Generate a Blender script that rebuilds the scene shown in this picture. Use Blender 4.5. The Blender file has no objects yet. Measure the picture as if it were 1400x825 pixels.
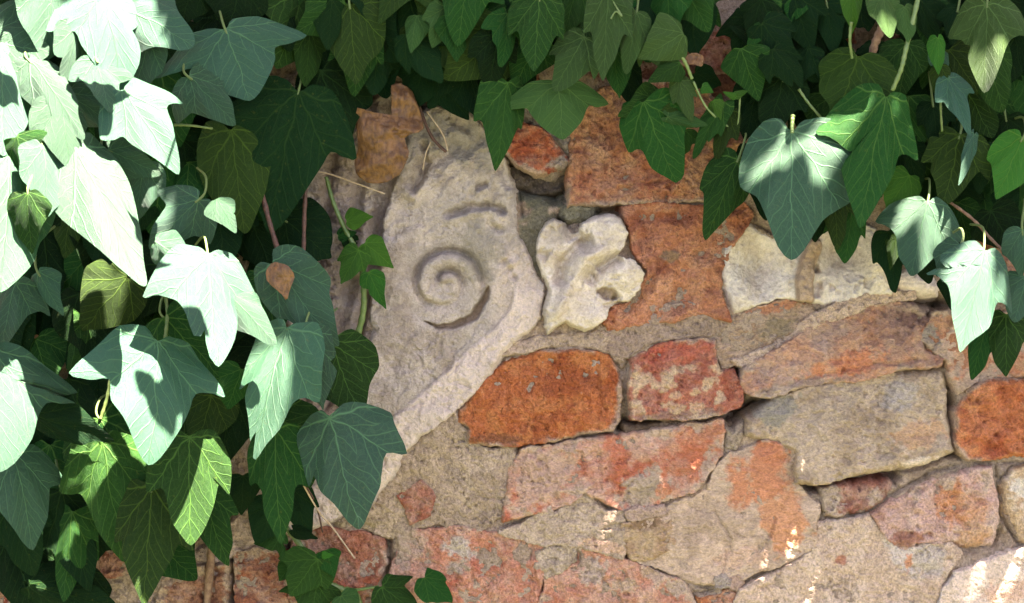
import bpy, math, random
import numpy as np
from mathutils import Vector
R = random.Random(7)
sc = bpy.context.scene
COL = sc.collection
S = 0.0006            # metres per photo pixel on the wall plane
D = 1.70              # camera distance from the wall
# ------------------------------------------------------------------ camera
cam = bpy.data.cameras.new("camera"); cam.sensor_width = 36.0
cam.lens = 36.0 * D / (1400 * S); cam.clip_start = 0.05; cam.clip_end = 500
co = bpy.data.objects.new("camera", cam); COL.objects.link(co)
co.location = (0, -D, 0); co.rotation_euler = (math.radians(90), 0, 0)
sc.camera = co
# ------------------------------------------------------------------ light
SUN = Vector((0.30, -0.28, 0.91)).normalized()     # direction towards the sun
elev = math.asin(SUN.z); az = math.atan2(SUN.x, SUN.y)
w = bpy.data.worlds.new("World"); sc.world = w; w.use_nodes = True
nt = w.node_tree
sky = nt.nodes.new("ShaderNodeTexSky"); sky.sky_type = 'NISHITA'; sky.sun_disc = False
sky.sun_elevation = elev; sky.sun_rotation = az; sky.dust_density = 0.9; sky.ozone_density = 0.5; sky.air_density = 0.35
nt.links.new(sky.outputs[0], nt.nodes["Background"].inputs[0])
nt.nodes["Background"].inputs[1].default_value = 0.05
sl = bpy.data.lights.new("sun", 'SUN'); sl.energy = 5.0; sl.angle = math.radians(0.53); sl.color = (1.0, 0.975, 0.94)
so = bpy.data.objects.new("sun", sl); COL.objects.link(so)
so.rotation_euler = (-SUN).to_track_quat('-Z', 'Y').to_euler(); so.location = SUN * 5
vs = sc.view_settings; vs.view_transform = 'Standard'; vs.look = 'None'; vs.exposure = 4.6; vs.gamma = 1.0
vs.use_white_balance = True; vs.white_balance_temperature = 7300; vs.white_balance_tint = 10
sc.cycles.max_bounces = 8
# ------------------------------------------------------------------ helpers
def lin(c, k=1.0):
    c = np.array(c, float) / 255.0
    c = np.where(c <= .04045, c / 12.92, ((c + .055) / 1.055) ** 2.4) * k
    return (c.mean() + (c - c.mean()) * .85) * np.array((1.0, .87, .865))
def _hash(ix, iy, s):
    n = (ix.astype(np.int64) * 374761393 + iy.astype(np.int64) * 668265263 + s * 974634777) & 0x7fffffff
    n = ((n ^ (n >> 13)) * 1274126177) & 0x7fffffff
    return ((n ^ (n >> 16)) & 0xffff) / 32767.5 - 1.0
def vnoise(x, y, s=0):
    ix = np.floor(x); iy = np.floor(y); fx = x - ix; fy = y - iy
    fx = fx * fx * fx * (fx * (fx * 6 - 15) + 10); fy = fy * fy * fy * (fy * (fy * 6 - 15) + 10)
    a = _hash(ix, iy, s); b = _hash(ix + 1, iy, s); c = _hash(ix, iy + 1, s); d = _hash(ix + 1, iy + 1, s)
    return (a + (b - a) * fx) * (1 - fy) + (c + (d - c) * fx) * fy
def fbm(x, y, sc_, s=0, octv=4, gain=.5):
    r = 0; a = 1.0; t = 0
    for i in range(octv):
        r = r + a * vnoise(x / sc_ + i * 17.3, y / sc_ - i * 9.1, s + i * 13); t += a; a *= gain; sc_ = sc_ / 2.03
    return r / t
def sstep(a, b, x):
    t = np.clip((x - a) / (b - a), 0, 1); return t * t * (3 - 2 * t)
def sdist(px, py, poly):
    """signed distance to a polygon, positive inside"""
    d = np.full(px.shape, 1e9); ins = np.zeros(px.shape, bool); n = len(poly)
    for i in range(n):
        ax, ay = poly[i]; bx, by = poly[(i + 1) % n]
        ex, ey = bx - ax, by - ay
        t = np.clip(((px - ax) * ex + (py - ay) * ey) / (ex * ex + ey * ey + 1e-9), 0, 1)
        d = np.minimum(d, (px - ax - t * ex) ** 2 + (py - ay - t * ey) ** 2)
        if ay != by:
            c = (ay > py) != (by > py)
            ins ^= c & (px < (bx - ax) * (py - ay) / (by - ay) + ax)
    d = np.sqrt(d); return np.where(ins, d, -d)
def lined(px, py, pts):
    """distance to a polyline and the parameter 0..1 along it"""
    d = np.full(px.shape, 1e9); T = np.zeros(px.shape); n = len(pts) - 1
    for i in range(n):
        ax, ay = pts[i]; bx, by = pts[i + 1]; ex, ey = bx - ax, by - ay
        t = np.clip(((px - ax) * ex + (py - ay) * ey) / (ex * ex + ey * ey + 1e-9), 0, 1)
        dd = np.hypot(px - ax - t * ex, py - ay - t * ey)
        m = dd < d; d = np.where(m, dd, d); T = np.where(m, (i + t) / n, T)
    return d, T
def chaikin(p, k=1):
    for _ in range(k):
        q = []
        for i in range(len(p)):
            a = p[i]; b = p[(i + 1) % len(p)]
            q += [(a[0] * .8 + b[0] * .2, a[1] * .8 + b[1] * .2), (a[0] * .2 + b[0] * .8, a[1] * .2 + b[1] * .8)]
        p = q
    return p
def new_obj(name, me, parent=None, mat=None):
    o = bpy.data.objects.new(name, me); COL.objects.link(o)
    if mat: me.materials.append(mat)
    if parent: o.parent = parent
    return o
def mesh_np(name, v, faces4=None, faces3=None, col=None, uv=None, smooth=True):
    me = bpy.data.meshes.new(name)
    f4 = np.zeros((0, 4), int) if faces4 is None else np.asarray(faces4, int)
    f3 = np.zeros((0, 3), int) if faces3 is None else np.asarray(faces3, int)
    loops = np.concatenate([f4.ravel(), f3.ravel()])
    tot = np.concatenate([np.full(len(f4), 4), np.full(len(f3), 3)])
    st = np.concatenate([[0], np.cumsum(tot)[:-1]]) if len(tot) else tot
    me.vertices.add(len(v)); me.vertices.foreach_set("co", np.asarray(v, np.float32).ravel())
    me.loops.add(len(loops)); me.loops.foreach_set("vertex_index", loops.astype(np.int32))
    me.polygons.add(len(tot)); me.polygons.foreach_set("loop_start", st.astype(np.int32))
    me.polygons.foreach_set("loop_total", tot.astype(np.int32))
    if smooth: me.polygons.foreach_set("use_smooth", np.ones(len(tot), bool))
    if col is not None:
        a = me.attributes.new("tone", 'FLOAT_COLOR', 'POINT')
        a.data.foreach_set("color", np.concatenate([col, np.ones((len(col), 1))], 1).astype(np.float32).ravel())
    if uv is not None:
        l = me.uv_layers.new(name="leaf_uv"); l.data.foreach_set("uv", np.asarray(uv, np.float32)[loops].ravel())
    me.update(calc_edges=True); return me
def empty(name, loc, label, cat, group=None):
    o = bpy.data.objects.new(name, None); COL.objects.link(o); o.location = loc; o.empty_display_size = .05
    o['label'] = label; o['category'] = cat
    if group: o['group'] = group
    return o
def at(px, py, h):
    f = (D - h * S) / D
    return Vector(((px - 700) * S * f, -h * S, (412.5 - py) * S * f))
# ------------------------------------------------------------------ materials
def nodes(m):
    m.use_nodes = True; t = m.node_tree; return t, t.nodes["Principled BSDF"], lambda k: t.nodes.new(k)
def math_(t, op, a, b=None, clamp=False):
    n = t.nodes.new("ShaderNodeMath"); n.operation = op; n.use_clamp = clamp
    for i, q in enumerate((a, b)):
        if q is None: continue
        if isinstance(q, (int, float)): n.inputs[i].default_value = q
        else: t.links.new(q, n.inputs[i])
    return n.outputs[0]
def mixc(t, fac, a, b, blend='MIX'):
    n = t.nodes.new("ShaderNodeMix"); n.data_type = 'RGBA'; n.blend_type = blend
    for i, q in ((0, fac), (6, a), (7, b)):
        if isinstance(q, (int, float)): n.inputs[i].default_value = q
        elif isinstance(q, tuple): n.inputs[i].default_value = (*q, 1)
        else: t.links.new(q, n.inputs[i])
    return n.outputs[2]
def noise_(t, vec, scale, det=4, rough=.6):
    n = t.nodes.new("ShaderNodeTexNoise"); n.inputs["Scale"].default_value = scale
    n.inputs["Detail"].default_value = det; n.inputs["Roughness"].default_value = rough
    t.links.new(vec, n.inputs["Vector"]); return n.outputs[0]
def ramp_(t, x, a, b):
    n = t.nodes.new("ShaderNodeMapRange"); n.interpolation_type = 'SMOOTHSTEP'
    t.links.new(x, n.inputs[0]); n.inputs[1].default_value = a; n.inputs[2].default_value = b; return n.outputs[0]
def stone_mat(name, grain=.25, pits=.5, bump=.0012, fine=900, speck=.25, stretch=(1, 1, 1)):
    m = bpy.data.materials.new(name); t, b, N = nodes(m)
    tc = N("ShaderNodeTexCoord"); mp = N("ShaderNodeMapping"); mp.inputs["Scale"].default_value = stretch
    t.links.new(tc.outputs["Object"], mp.inputs[0]); v = mp.outputs[0]
    at_ = N("ShaderNodeAttribute"); at_.attribute_name = "tone"
    n1 = noise_(t, v, fine * .14, 5, .65); n2 = noise_(t, v, fine, 3, .6); n3 = noise_(t, v, fine * .4, 4, .7)
    vo = N("ShaderNodeTexVoronoi"); vo.inputs["Scale"].default_value = fine * .33; t.links.new(v, vo.inputs["Vector"])
    pit = ramp_(t, vo.outputs["Distance"], .05, .42)
    pm = ramp_(t, n1, .46, .60); pitm = math_(t, 'MULTIPLY', math_(t, 'SUBTRACT', 1.0, pit), pm)
    g = math_(t, 'ADD', math_(t, 'MULTIPLY', ramp_(t, n2, .30, .70), grain * 1.0), 1 - grain * .45)
    g = math_(t, 'MULTIPLY', g, math_(t, 'ADD', math_(t, 'MULTIPLY', ramp_(t, n3, .32, .66), grain * 1.5), 1 - grain * .7))
    g = math_(t, 'MULTIPLY', g, math_(t, 'ADD', math_(t, 'MULTIPLY', n1, .35), .83))
    c = mixc(t, 1.0, at_.outputs["Color"], g, 'MULTIPLY')
    sp = ramp_(t, n3, .60, .68); c = mixc(t, math_(t, 'MULTIPLY', sp, speck), c, (.42, .36, .28))
    s2 = ramp_(t, n3, .40, .32); c = mixc(t, math_(t, 'MULTIPLY', s2, speck * .8), c, (.06, .045, .035))
    t.links.new(c, b.inputs["Base Color"]); b.inputs["Roughness"].default_value = .92
    b.inputs["Specular IOR Level"].default_value = .2
    h = math_(t, 'ADD', math_(t, 'MULTIPLY', n1, 1.2), math_(t, 'MULTIPLY', n3, 1.7))
    h = math_(t, 'ADD', h, math_(t, 'MULTIPLY', n2, .28))
    h = math_(t, 'SUBTRACT', h, math_(t, 'MULTIPLY', pitm, pits))
    bp = N("ShaderNodeBump"); bp.inputs["Strength"].default_value = 1.0; bp.inputs["Distance"].default_value = bump * 2.8
    t.links.new(h, bp.inputs["Height"]); t.links.new(bp.outputs[0], b.inputs["Normal"]); return m
M_BRICK = stone_mat("fired_clay", .32, .9, .0013, 1000, .22)
M_CARVED = stone_mat("carved_limestone", .16, .35, .0011, 1000, .10)
M_SMOOTH = stone_mat("smooth_limestone", .16, .25, .0005, 800, .10)
M_MORTAR = stone_mat("lime_mortar", .34, .5, .0011, 1100, .22)
M_LAYER = stone_mat("layered_stone", .26, .4, .0012, 900, .15, (.8, 1, 1.25))
def leaf_mat(name, c1, c2, vein, rough=.42, spec=.5, trans=.12, coat=.0):
    m = bpy.data.materials.new(name); t, b, N = nodes(m)
    uv = N("ShaderNodeUVMap"); uv.uv_map = "leaf_uv"
    oi = N("ShaderNodeObjectInfo"); rnd = oi.outputs["Random"]
    tc = N("ShaderNodeTexCoord")
    # wobble the coordinates a little so veins are not ruled lines
    wn = N("ShaderNodeTexNoise"); wn.inputs["Scale"].default_value = 4.0; wn.noise_dimensions = '4D'
    t.links.new(uv.outputs[0], wn.inputs["Vector"]); t.links.new(math_(t, 'MULTIPLY', rnd, 30.0), wn.inputs["W"])
    vm = N("ShaderNodeVectorMath"); vm.operation = 'MULTIPLY_ADD'; vm.inputs[1].default_value = (.11, .11, 0)
    t.links.new(wn.outputs["Color"], vm.inputs[0]); 
    off = N("ShaderNodeVectorMath"); off.operation = 'ADD'; off.inputs[1].default_value = (-.055, -.055, 0)
    t.links.new(uv.outputs[0], off.inputs[0]); t.links.new(off.outputs[0], vm.inputs[2])
    sx = N("ShaderNodeSeparateXYZ"); t.links.new(vm.outputs[0], sx.inputs[0]); x, y = sx.outputs[0], sx.outputs[1]
    phi = math_(t, 'ARCTAN2', x, y); A = math_(t, 'ADD', math_(t, 'MULTIPLY', math_(t, 'FRACT', math_(t, 'MULTIPLY', rnd, 3.7)), .21), .66); A2 = math_(t, 'MULTIPLY', A, .5)
    r = math_(t, 'SQRT', math_(t, 'ADD', math_(t, 'MULTIPLY', x, x), math_(t, 'MULTIPLY', y, y)))
    pf = math_(t, 'SUBTRACT', math_(t, 'FLOORED_MODULO', math_(t, 'ADD', phi, A2), A), A2)
    perp = math_(t, 'ABSOLUTE', math_(t, 'MULTIPLY', r, math_(t, 'SINE', pf)))
    along = math_(t, 'MULTIPLY', r, math_(t, 'COSINE', pf))
    wid = math_(t, 'ADD', math_(t, 'MULTIPLY', math_(t, 'SUBTRACT', 1.0, r), .010), .0045)
    main = math_(t, 'SUBTRACT', 1.0, math_(t, 'DIVIDE', perp, wid), True)
    def herr(freq, slope, width, ph):
        q = math_(t, 'ADD', math_(t, 'MULTIPLY', math_(t, 'SUBTRACT', along, math_(t, 'MULTIPLY', perp, slope)), freq), ph)
        fr = math_(t, 'ABSOLUTE', math_(t, 'SUBTRACT', math_(t, 'FRACT', q), .5))
        return math_(t, 'SUBTRACT', 1.0, math_(t, 'DIVIDE', fr, width), True)
    sec = math_(t, 'MULTIPLY', herr(7.0, 1.35, .085, 0.3), .62)
    vo = N("ShaderNodeTexVoronoi"); vo.feature = 'DISTANCE_TO_EDGE'; vo.inputs["Scale"].default_value = 17
    t.links.new(vm.outputs[0], vo.inputs["Vector"])
    ter = math_(t, 'MULTIPLY', math_(t, 'SUBTRACT', 1.0, math_(t, 'DIVIDE', vo.outputs["Distance"], .10), True), .15)
    veins = math_(t, 'MAXIMUM', main, math_(t, 'MAXIMUM', sec, ter))
    n1 = noise_(t, tc.outputs["Object"], 60, 4, .6)
    base = mixc(t, ramp_(t, math_(t, 'ADD', n1, math_(t, 'MULTIPLY', rnd, .35)), .38, .95), c1, c2)
    hv = N("ShaderNodeHueSaturation"); t.links.new(base, hv.inputs["Color"])
    t.links.new(math_(t, 'ADD', math_(t, 'MULTIPLY', rnd, .045), .478), hv.inputs["Hue"])
    t.links.new(math_(t, 'ADD', math_(t, 'MULTIPLY', math_(t, 'FRACT', math_(t, 'MULTIPLY', rnd, 7.3)), .5), .75), hv.inputs["Value"])
    n2 = noise_(t, tc.outputs["Object"], 900, 2, .6)
    base = mixc(t, math_(t, 'MULTIPLY', ramp_(t, n2, .64, .72), .35), hv.outputs[0], (.16, .17, .10))
    n5 = noise_(t, tc.outputs["Object"], 26, 5, .7); base = mixc(t, math_(t, 'MULTIPLY', ramp_(t, n5, .60, .70), .45), base, (.07, .075, .012))
    colr = mixc(t, math_(t, 'MULTIPLY', veins, .78), base, vein)
    t.links.new(colr, b.inputs["Base Color"])
    b.inputs["Specular IOR Level"].default_value = spec
    t.links.new(math_(t, 'ADD', math_(t, 'MULTIPLY', n1, .2), rough - .1), b.inputs["Roughness"])
    b.inputs["Coat Weight"].default_value = coat; b.inputs["Coat Roughness"].default_value = .35
    hgt = math_(t, 'ADD', math_(t, 'MULTIPLY', veins, -.7), math_(t, 'MULTIPLY', noise_(t, tc.outputs["Object"], 350, 3), .6))
    bp = N("ShaderNodeBump"); bp.inputs["Strength"].default_value = .8; bp.inputs["Distance"].default_value = .0013
    t.links.new(hgt, bp.inputs["Height"]); t.links.new(bp.outputs[0], b.inputs["Normal"])
    tr = N("ShaderNodeBsdfTranslucent"); t.links.new(mixc(t, 1.0, colr, (1.3, 1.6, .5), 'MULTIPLY'), tr.inputs["Color"])
    mx = N("ShaderNodeMixShader"); mx.inputs[0].default_value = trans
    t.links.new(b.outputs[0], mx.inputs[1]); t.links.new(tr.outputs[0], mx.inputs[2])
    t.links.new(mx.outputs[0], t.nodes["Material Output"].inputs["Surface"]); return m
LM = {
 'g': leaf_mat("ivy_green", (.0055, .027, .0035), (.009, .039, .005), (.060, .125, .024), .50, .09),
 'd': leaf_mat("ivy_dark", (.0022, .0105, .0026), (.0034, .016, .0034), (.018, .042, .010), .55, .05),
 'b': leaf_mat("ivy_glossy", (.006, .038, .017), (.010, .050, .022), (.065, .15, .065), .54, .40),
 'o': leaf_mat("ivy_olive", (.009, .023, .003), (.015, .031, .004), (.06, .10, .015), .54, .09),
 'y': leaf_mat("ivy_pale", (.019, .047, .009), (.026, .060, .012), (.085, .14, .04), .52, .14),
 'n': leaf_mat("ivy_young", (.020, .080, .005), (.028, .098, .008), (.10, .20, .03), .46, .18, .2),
}
def plain_mat(name, c1, c2, scale=300, rough=.7, bump=.0006, st=(1, 1, 1)):
    m = bpy.data.materials.new(name); t, b, N = nodes(m); tc = N("ShaderNodeTexCoord")
    mp = N("ShaderNodeMapping"); mp.inputs["Scale"].default_value = st; t.links.new(tc.outputs["Object"], mp.inputs[0])
    n1 = noise_(t, mp.outputs[0], scale, 5, .65)
    t.links.new(mixc(t, ramp_(t, n1, .35, .65), c1, c2), b.inputs["Base Color"]); b.inputs["Roughness"].default_value = rough
    bp = N("ShaderNodeBump"); bp.inputs["Distance"].default_value = bump; t.links.new(n1, bp.inputs["Height"])
    t.links.new(bp.outputs[0], b.inputs["Normal"]); return m
M_PET = plain_mat("petiole_green", (.065, .10, .02), (.11, .14, .035), 200, .5)
M_STEM = plain_mat("ivy_bark", (.11, .05, .028), (.20, .11, .06), 260, .85, .001)
M_REDSTEM = plain_mat("red_twig", (.040, .014, .009), (.085, .030, .018), 400, .7)
M_DRY = plain_mat("dry_tendril", (.30, .19, .12), (.42, .30, .20), 400, .8)
M_DEAD = plain_mat("dead_leaf_brown", (.070, .024, .005), (.155, .062, .013), 210, .6, .0022, (1.2, 1, .7))
M_GROUND = plain_mat("garden_soil", (.022, .030, .012), (.040, .045, .020), 6, .95, .02)
# ------------------------------------------------------------------ the ground
g = mesh_np("ground", [(-80, -120, -1.25), (80, -120, -1.25), (80, 60, -1.25), (-80, 60, -1.25)], [(0, 1, 2, 3)])
g = new_obj("ground", g, None, M_GROUND); g['kind'] = 'structure'
# ------------------------------------------------------------------ the wall
wall = empty("brick_wall", (0, .02, -1.25), "old masonry wall of weathered bricks and carved stone fragments behind the ivy", "wall")
WOFF = -wall.location
def wall_part(name, me, mat, label=None):
    o = new_obj(name, me, wall, mat); o.location = WOFF
    if label: o['label'] = label
    return o
def colour(px, py, sd, spec, seed):
    cols = spec['cols']; n = fbm(px, py, spec.get('cs', 45), seed + 5, 5, .6); n2 = fbm(px, py, spec.get('cs', 45) * .6, seed + 9, 5, .65)
    c = np.repeat(lin(cols[0])[None], px.size, 0).reshape(*px.shape, 3)
    for i, cc in enumerate(cols[1:]):
        k = sstep(-.08, .34, (n if i % 2 == 0 else n2) + spec.get('mix', 0.0) - .06 * (i // 2))[..., None]
        c = c * (1 - k) + lin(cc) * k
    for p in spec.get('patch', []):
        cx, cy, rx, ry, ang, cc = p[:6]; st = p[6] if len(p) > 6 else 1
        a = math.radians(ang); ux = (px - cx) * math.cos(a) + (py - cy) * math.sin(a); uy = -(px - cx) * math.sin(a) + (py - cy) * math.cos(a)
        rr = 1 - np.sqrt((ux / rx) ** 2 + (uy / ry) ** 2) + fbm(px, py, max(8, min(rx, ry) * .6), seed + 31, 5, .65) * .8
        k = (sstep(-.08, .30, rr) * st)[..., None]; c = c * (1 - k) + lin(cc) * k
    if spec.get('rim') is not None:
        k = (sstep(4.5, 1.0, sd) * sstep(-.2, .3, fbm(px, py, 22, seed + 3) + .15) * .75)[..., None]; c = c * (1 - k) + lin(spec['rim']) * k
    if spec.get('smear', 0):
        k = sstep(3, -3, sd - 6 - spec['smear'] * 26 * fbm(px, py, 30, seed + 51, 5, .62)) * sstep(-.15, .15, fbm(px, py, 60, seed + 53, 3) + .05); k = (k * .85)[..., None]
        c = c * (1 - k) + lin((180, 158, 132)) * k
    if spec.get('wash', 0):
        k = (sstep(-.25, .5, fbm(px, py, 34, seed + 61, 6, .68)) * spec['wash'])[..., None]; c = c * (1 - k) + lin((198, 172, 146)) * k
    c = c * (1 + .15 * fbm(px, py, 12, seed + 41, 4, .75))[..., None]
    return c
PIECES = 0; OUT = []
def piece(name, poly, h0, spec, mat=None, label=None, edge=4.5, rough=2.4, rs=26, warp=3.6, bulge=0, tilt=(0, 0), feat=None, step=1.45, round_=0, seed=None, deep=22, micro=1.0, grow=None):
    global PIECES; PIECES += 1; seed = PIECES * 101 if seed is None else seed
    poly = chaikin(poly, round_); P = np.array(poly)
    x0, y0 = P.min(0) - 8; x1, y1 = P.max(0) + 8
    xs = np.arange(x0, x1 + step, step); ys = np.arange(y0, y1 + step, step)
    px, py = np.meshgrid(xs, ys)
    wx = px + warp * fbm(px, py, 20, seed, 4, .6); wy = py + warp * fbm(px, py, 20, seed + 2, 4, .6)
    wx = wx + .7 * warp * fbm(px, py, 48, seed + 14, 2); wy = wy + .7 * warp * fbm(px, py, 48, seed + 16, 2)
    wx = wx + 1.3 * fbm(px, py, 5, seed + 4, 2); wy = wy + 1.3 * fbm(px, py, 5, seed + 6, 2)
    sd = sdist(wx, wy, poly) + (grow if grow is not None else (2.5 if name == 'brick' else 5.0))
    OUT.append((poly, mat))
    ew = edge * (.28 + 1.0 * sstep(-.25, .4, fbm(px, py, 70, seed + 17, 3)))
    t = np.clip(sd / ew, 0, 1); prof = np.sqrt(np.clip(1 - (1 - t) ** 2, 0, 1))
    cx, cy = P.mean(0)
    h = h0 + tilt[0] * (px - cx) / 100 + tilt[1] * (py - cy) / 100 + bulge * sstep(0, 45, sd)
    rn = fbm(px, py, rs, seed + 7, 6, .58); h = h + rough * 2.2 * rn + rough * 1.6 * (1 - 2.6 * np.abs(fbm(px, py, rs * 1.7, seed + 8, 4, .55)))
    PITS = random.Random(seed * 7 + 1).choice((0, .8, 2, 5))
    mm = micro * (.6 if mat is M_SMOOTH else 1.0)
    pn = fbm(px, py, 6.5, seed + 19, 3, .6); h = h + mm * 2.3 * pn + mm * 1.1 * vnoise(px / 3.3, py / 3.3, seed + 63) - mm * PITS * sstep(.62, .85, vnoise(px / 5.2, py / 4.6, seed + 67)) * sstep(0, .3, fbm(px, py, 30, seed + 69, 2)) - mm * 4.0 * sstep(.18, .5, fbm(px, py, 9, seed + 23, 2)) * sstep(-.1, .3, fbm(px, py, 50, seed + 29, 2))
    h = h + mm * 1.2 * (1 - 2 * np.abs(fbm(px, py, 15, seed + 37, 3)))
    if name == 'brick': spec = dict(dict(smear=1.5, wash=.5), **spec)
    c = colour(px, py, sd, spec, seed)
    if feat: h, c = feat(px, py, sd, h, c)
    if mat is M_CARVED: c = c * np.array((1.0, 1.05, 1.05))
    if mat is M_SMOOTH: c = c * np.array((.82, .87, .91))
    h = -deep + (h + deep) * prof
    h = np.where(sd <= 0, -deep + np.maximum(sd, -4) * 3, h)
    keep = sd > -4.5
    fk = keep[:-1, :-1] & keep[1:, :-1] & keep[:-1, 1:] & keep[1:, 1:]
    ny, nx = px.shape; idx = np.arange(ny * nx).reshape(ny, nx)
    q = np.stack([idx[:-1, :-1], idx[1:, :-1], idx[1:, 1:], idx[:-1, 1:]], -1)[fk]
    # close the sides down into the wall
    e = np.concatenate([q[:, [0, 1]], q[:, [1, 2]], q[:, [2, 3]], q[:, [3, 0]]])
    key = e[:, 0].astype(np.int64) * (ny * nx) + e[:, 1]; rk = e[:, 1].astype(np.int64) * (ny * nx) + e[:, 0]
    be = e[~np.isin(key, rk)]
    V = np.stack([(px - 700) * S, -h * S, (412.5 - py) * S], -1).reshape(-1, 3); C_ = c.reshape(-1, 3)
    bv, inv = np.unique(be, return_inverse=True); inv = inv.reshape(be.shape)
    V2 = V[bv].copy(); V2[:, 1] = 60 * S
    base = ny * nx
    sk = np.stack([be[:, 1], be[:, 0], base + inv[:, 0], base + inv[:, 1]], -1)
    Q = np.concatenate([q, sk]); V = np.concatenate([V, V2]); C_ = np.concatenate([C_, C_[bv]])
    used, ri = np.unique(Q, return_inverse=True); Q = ri.reshape(Q.shape)
    me = mesh_np(name, V[used], Q, None, C_[used])
    return wall_part(name, me, mat or M_BRICK, label)
def groove(px, py, h, pts, depth, wd, fade=True, asym=0):
    d, T = lined(px, py, pts)
    k = np.exp(-(d / wd) ** 2)
    if fade: k = k * sstep(0, .12, T) * sstep(1, .88, T)
    return h - depth * k
# mortar bed: one uneven sheet, fine where the photograph looks
def mortar_bed():
    xs = np.concatenate([np.linspace(-1300, -60, 32)[:-1], np.arange(-60, 1461, 2.4), np.linspace(1463, 2700, 32)])
    ys = np.concatenate([np.linspace(-1420, -40, 34)[:-1], np.arange(-40, 866, 2.4), np.linspace(868, 2495, 40)])
    px, py = np.meshgrid(xs, ys)
    h = 4.5 * fbm(px, py, 60, 3, 6, .55) + 1.2 * fbm(px, py, 9, 8, 3, .6)
    gap = np.full(px.shape, 60.0)
    wx = px + 2.5 * fbm(px, py, 20, 91, 4, .6); wy = py + 2.5 * fbm(px, py, 20, 92, 4, .6)
    sunk = np.zeros(px.shape)
    for poly, mt in OUT:
        P = np.array(poly); mk = (px > P[:, 0].min() - 14) & (px < P[:, 0].max() + 14) & (py > P[:, 1].min() - 14) & (py < P[:, 1].max() + 14)
        gap[mk] = np.minimum(gap[mk], np.abs(sdist(wx[mk], wy[mk], poly) + 4.5))
        if mt in (M_CARVED, M_SMOOTH): sunk[mk] = np.maximum(sunk[mk], sstep(4, 16, sdist(wx[mk], wy[mk], poly)))
    h = h + 6 - 9 * sstep(3.2, .8, gap) * sstep(-.05, .25, fbm(px, py, 55, 93, 3))
    h = h + 3.4 * (1 - 2 * np.abs(fbm(px, py, 18, 94, 3))) + 2.6 * fbm(px, py, 7, 95, 2)
    h = h - 42 * sunk
    for pts, dp, wd in CREV: h = groove(px + 4 * fbm(px, py, 16, 96), py + 4 * fbm(px, py, 16, 97), h, pts, min(44, dp * 2), wd, False)
    spec = dict(cols=[(158, 140, 118), (150, 128, 104), (172, 150, 126)], cs=70,
                patch=[(735, 330, 28, 75, 8, (112, 106, 84)), (740, 270, 40, 18, 0, (100, 98, 78)), (1330, 470, 90, 50, 0, (176, 122, 88)), (1380, 250, 60, 160, 0, (150, 98, 66)), (930, 90, 140, 70, 0, (120, 74, 50))])
    c = colour(px, py, np.full(px.shape, 50.0), spec, 77)
    ny, nx = px.shape; idx = np.arange(ny * nx).reshape(ny, nx)
    q = np.stack([idx[:-1, :-1], idx[1:, :-1], idx[1:, 1:], idx[:-1, 1:]], -1).reshape(-1, 4)
    V = np.stack([(px - 700) * S, -h * S, (412.5 - py) * S], -1).reshape(-1, 3)
    return wall_part("mortar_bed", mesh_np("mortar_bed", V, q, None, c.reshape(-1, 3)), M_MORTAR)
CREV = [([(700, 215), (715, 250), (760, 262), (785, 245)], 26, 13), ([(850, 582), (930, 588), (1005, 575), (1030, 560)], 22, 9),
        ([(1005, 500), (1015, 560)], 18, 8), ([(1000, 562), (1060, 540), (1180, 512), (1290, 492)], 20, 7),
        ([(1085, 668), (1130, 664), (1220, 650)], 22, 7), ([(1292, 530), (1300, 620)], 20, 7), ([(1220, 398), (1265, 412), (1290, 415)], 26, 8),
        ([(1270, 440), (1290, 418)], 18, 6), ([(1200, 700), (1235, 756)], 10, 6), ([(1300, 745), (1360, 735)], 8, 14),
        ([(845, 285), (800, 288), (770, 300)], 22, 9), ([(635, 612), (740, 612), (830, 600)], 14, 8), ([(850, 480), (850, 590)], 5, 9),
        ([(500, 110), (560, 130), (640, 130)], 26, 22), ([(740, 735), (742, 800), (735, 830)], 14, 5), ([(855, 700), (856, 760)], 12, 4),
        ([(316, 770), (318, 830)], 14, 5), ([(396, 745), (396, 830)], 14, 5), ([(530, 735), (532, 810)], 10, 6)]
core = []
for x in (-1.2, 1.2):
    for y in (.036, .36):
        for z in (-1.25, 1.1): core.append((x, y, z))
wall_part("wall_core", mesh_np("wall_core", core, [(0, 1, 3, 2), (4, 6, 7, 5), (0, 4, 5, 1), (2, 3, 7, 6), (1, 5, 7, 3), (0, 2, 6, 4)], None,
          np.tile(lin((150, 130, 110)), (8, 1)), smooth=False), M_MORTAR)

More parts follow.
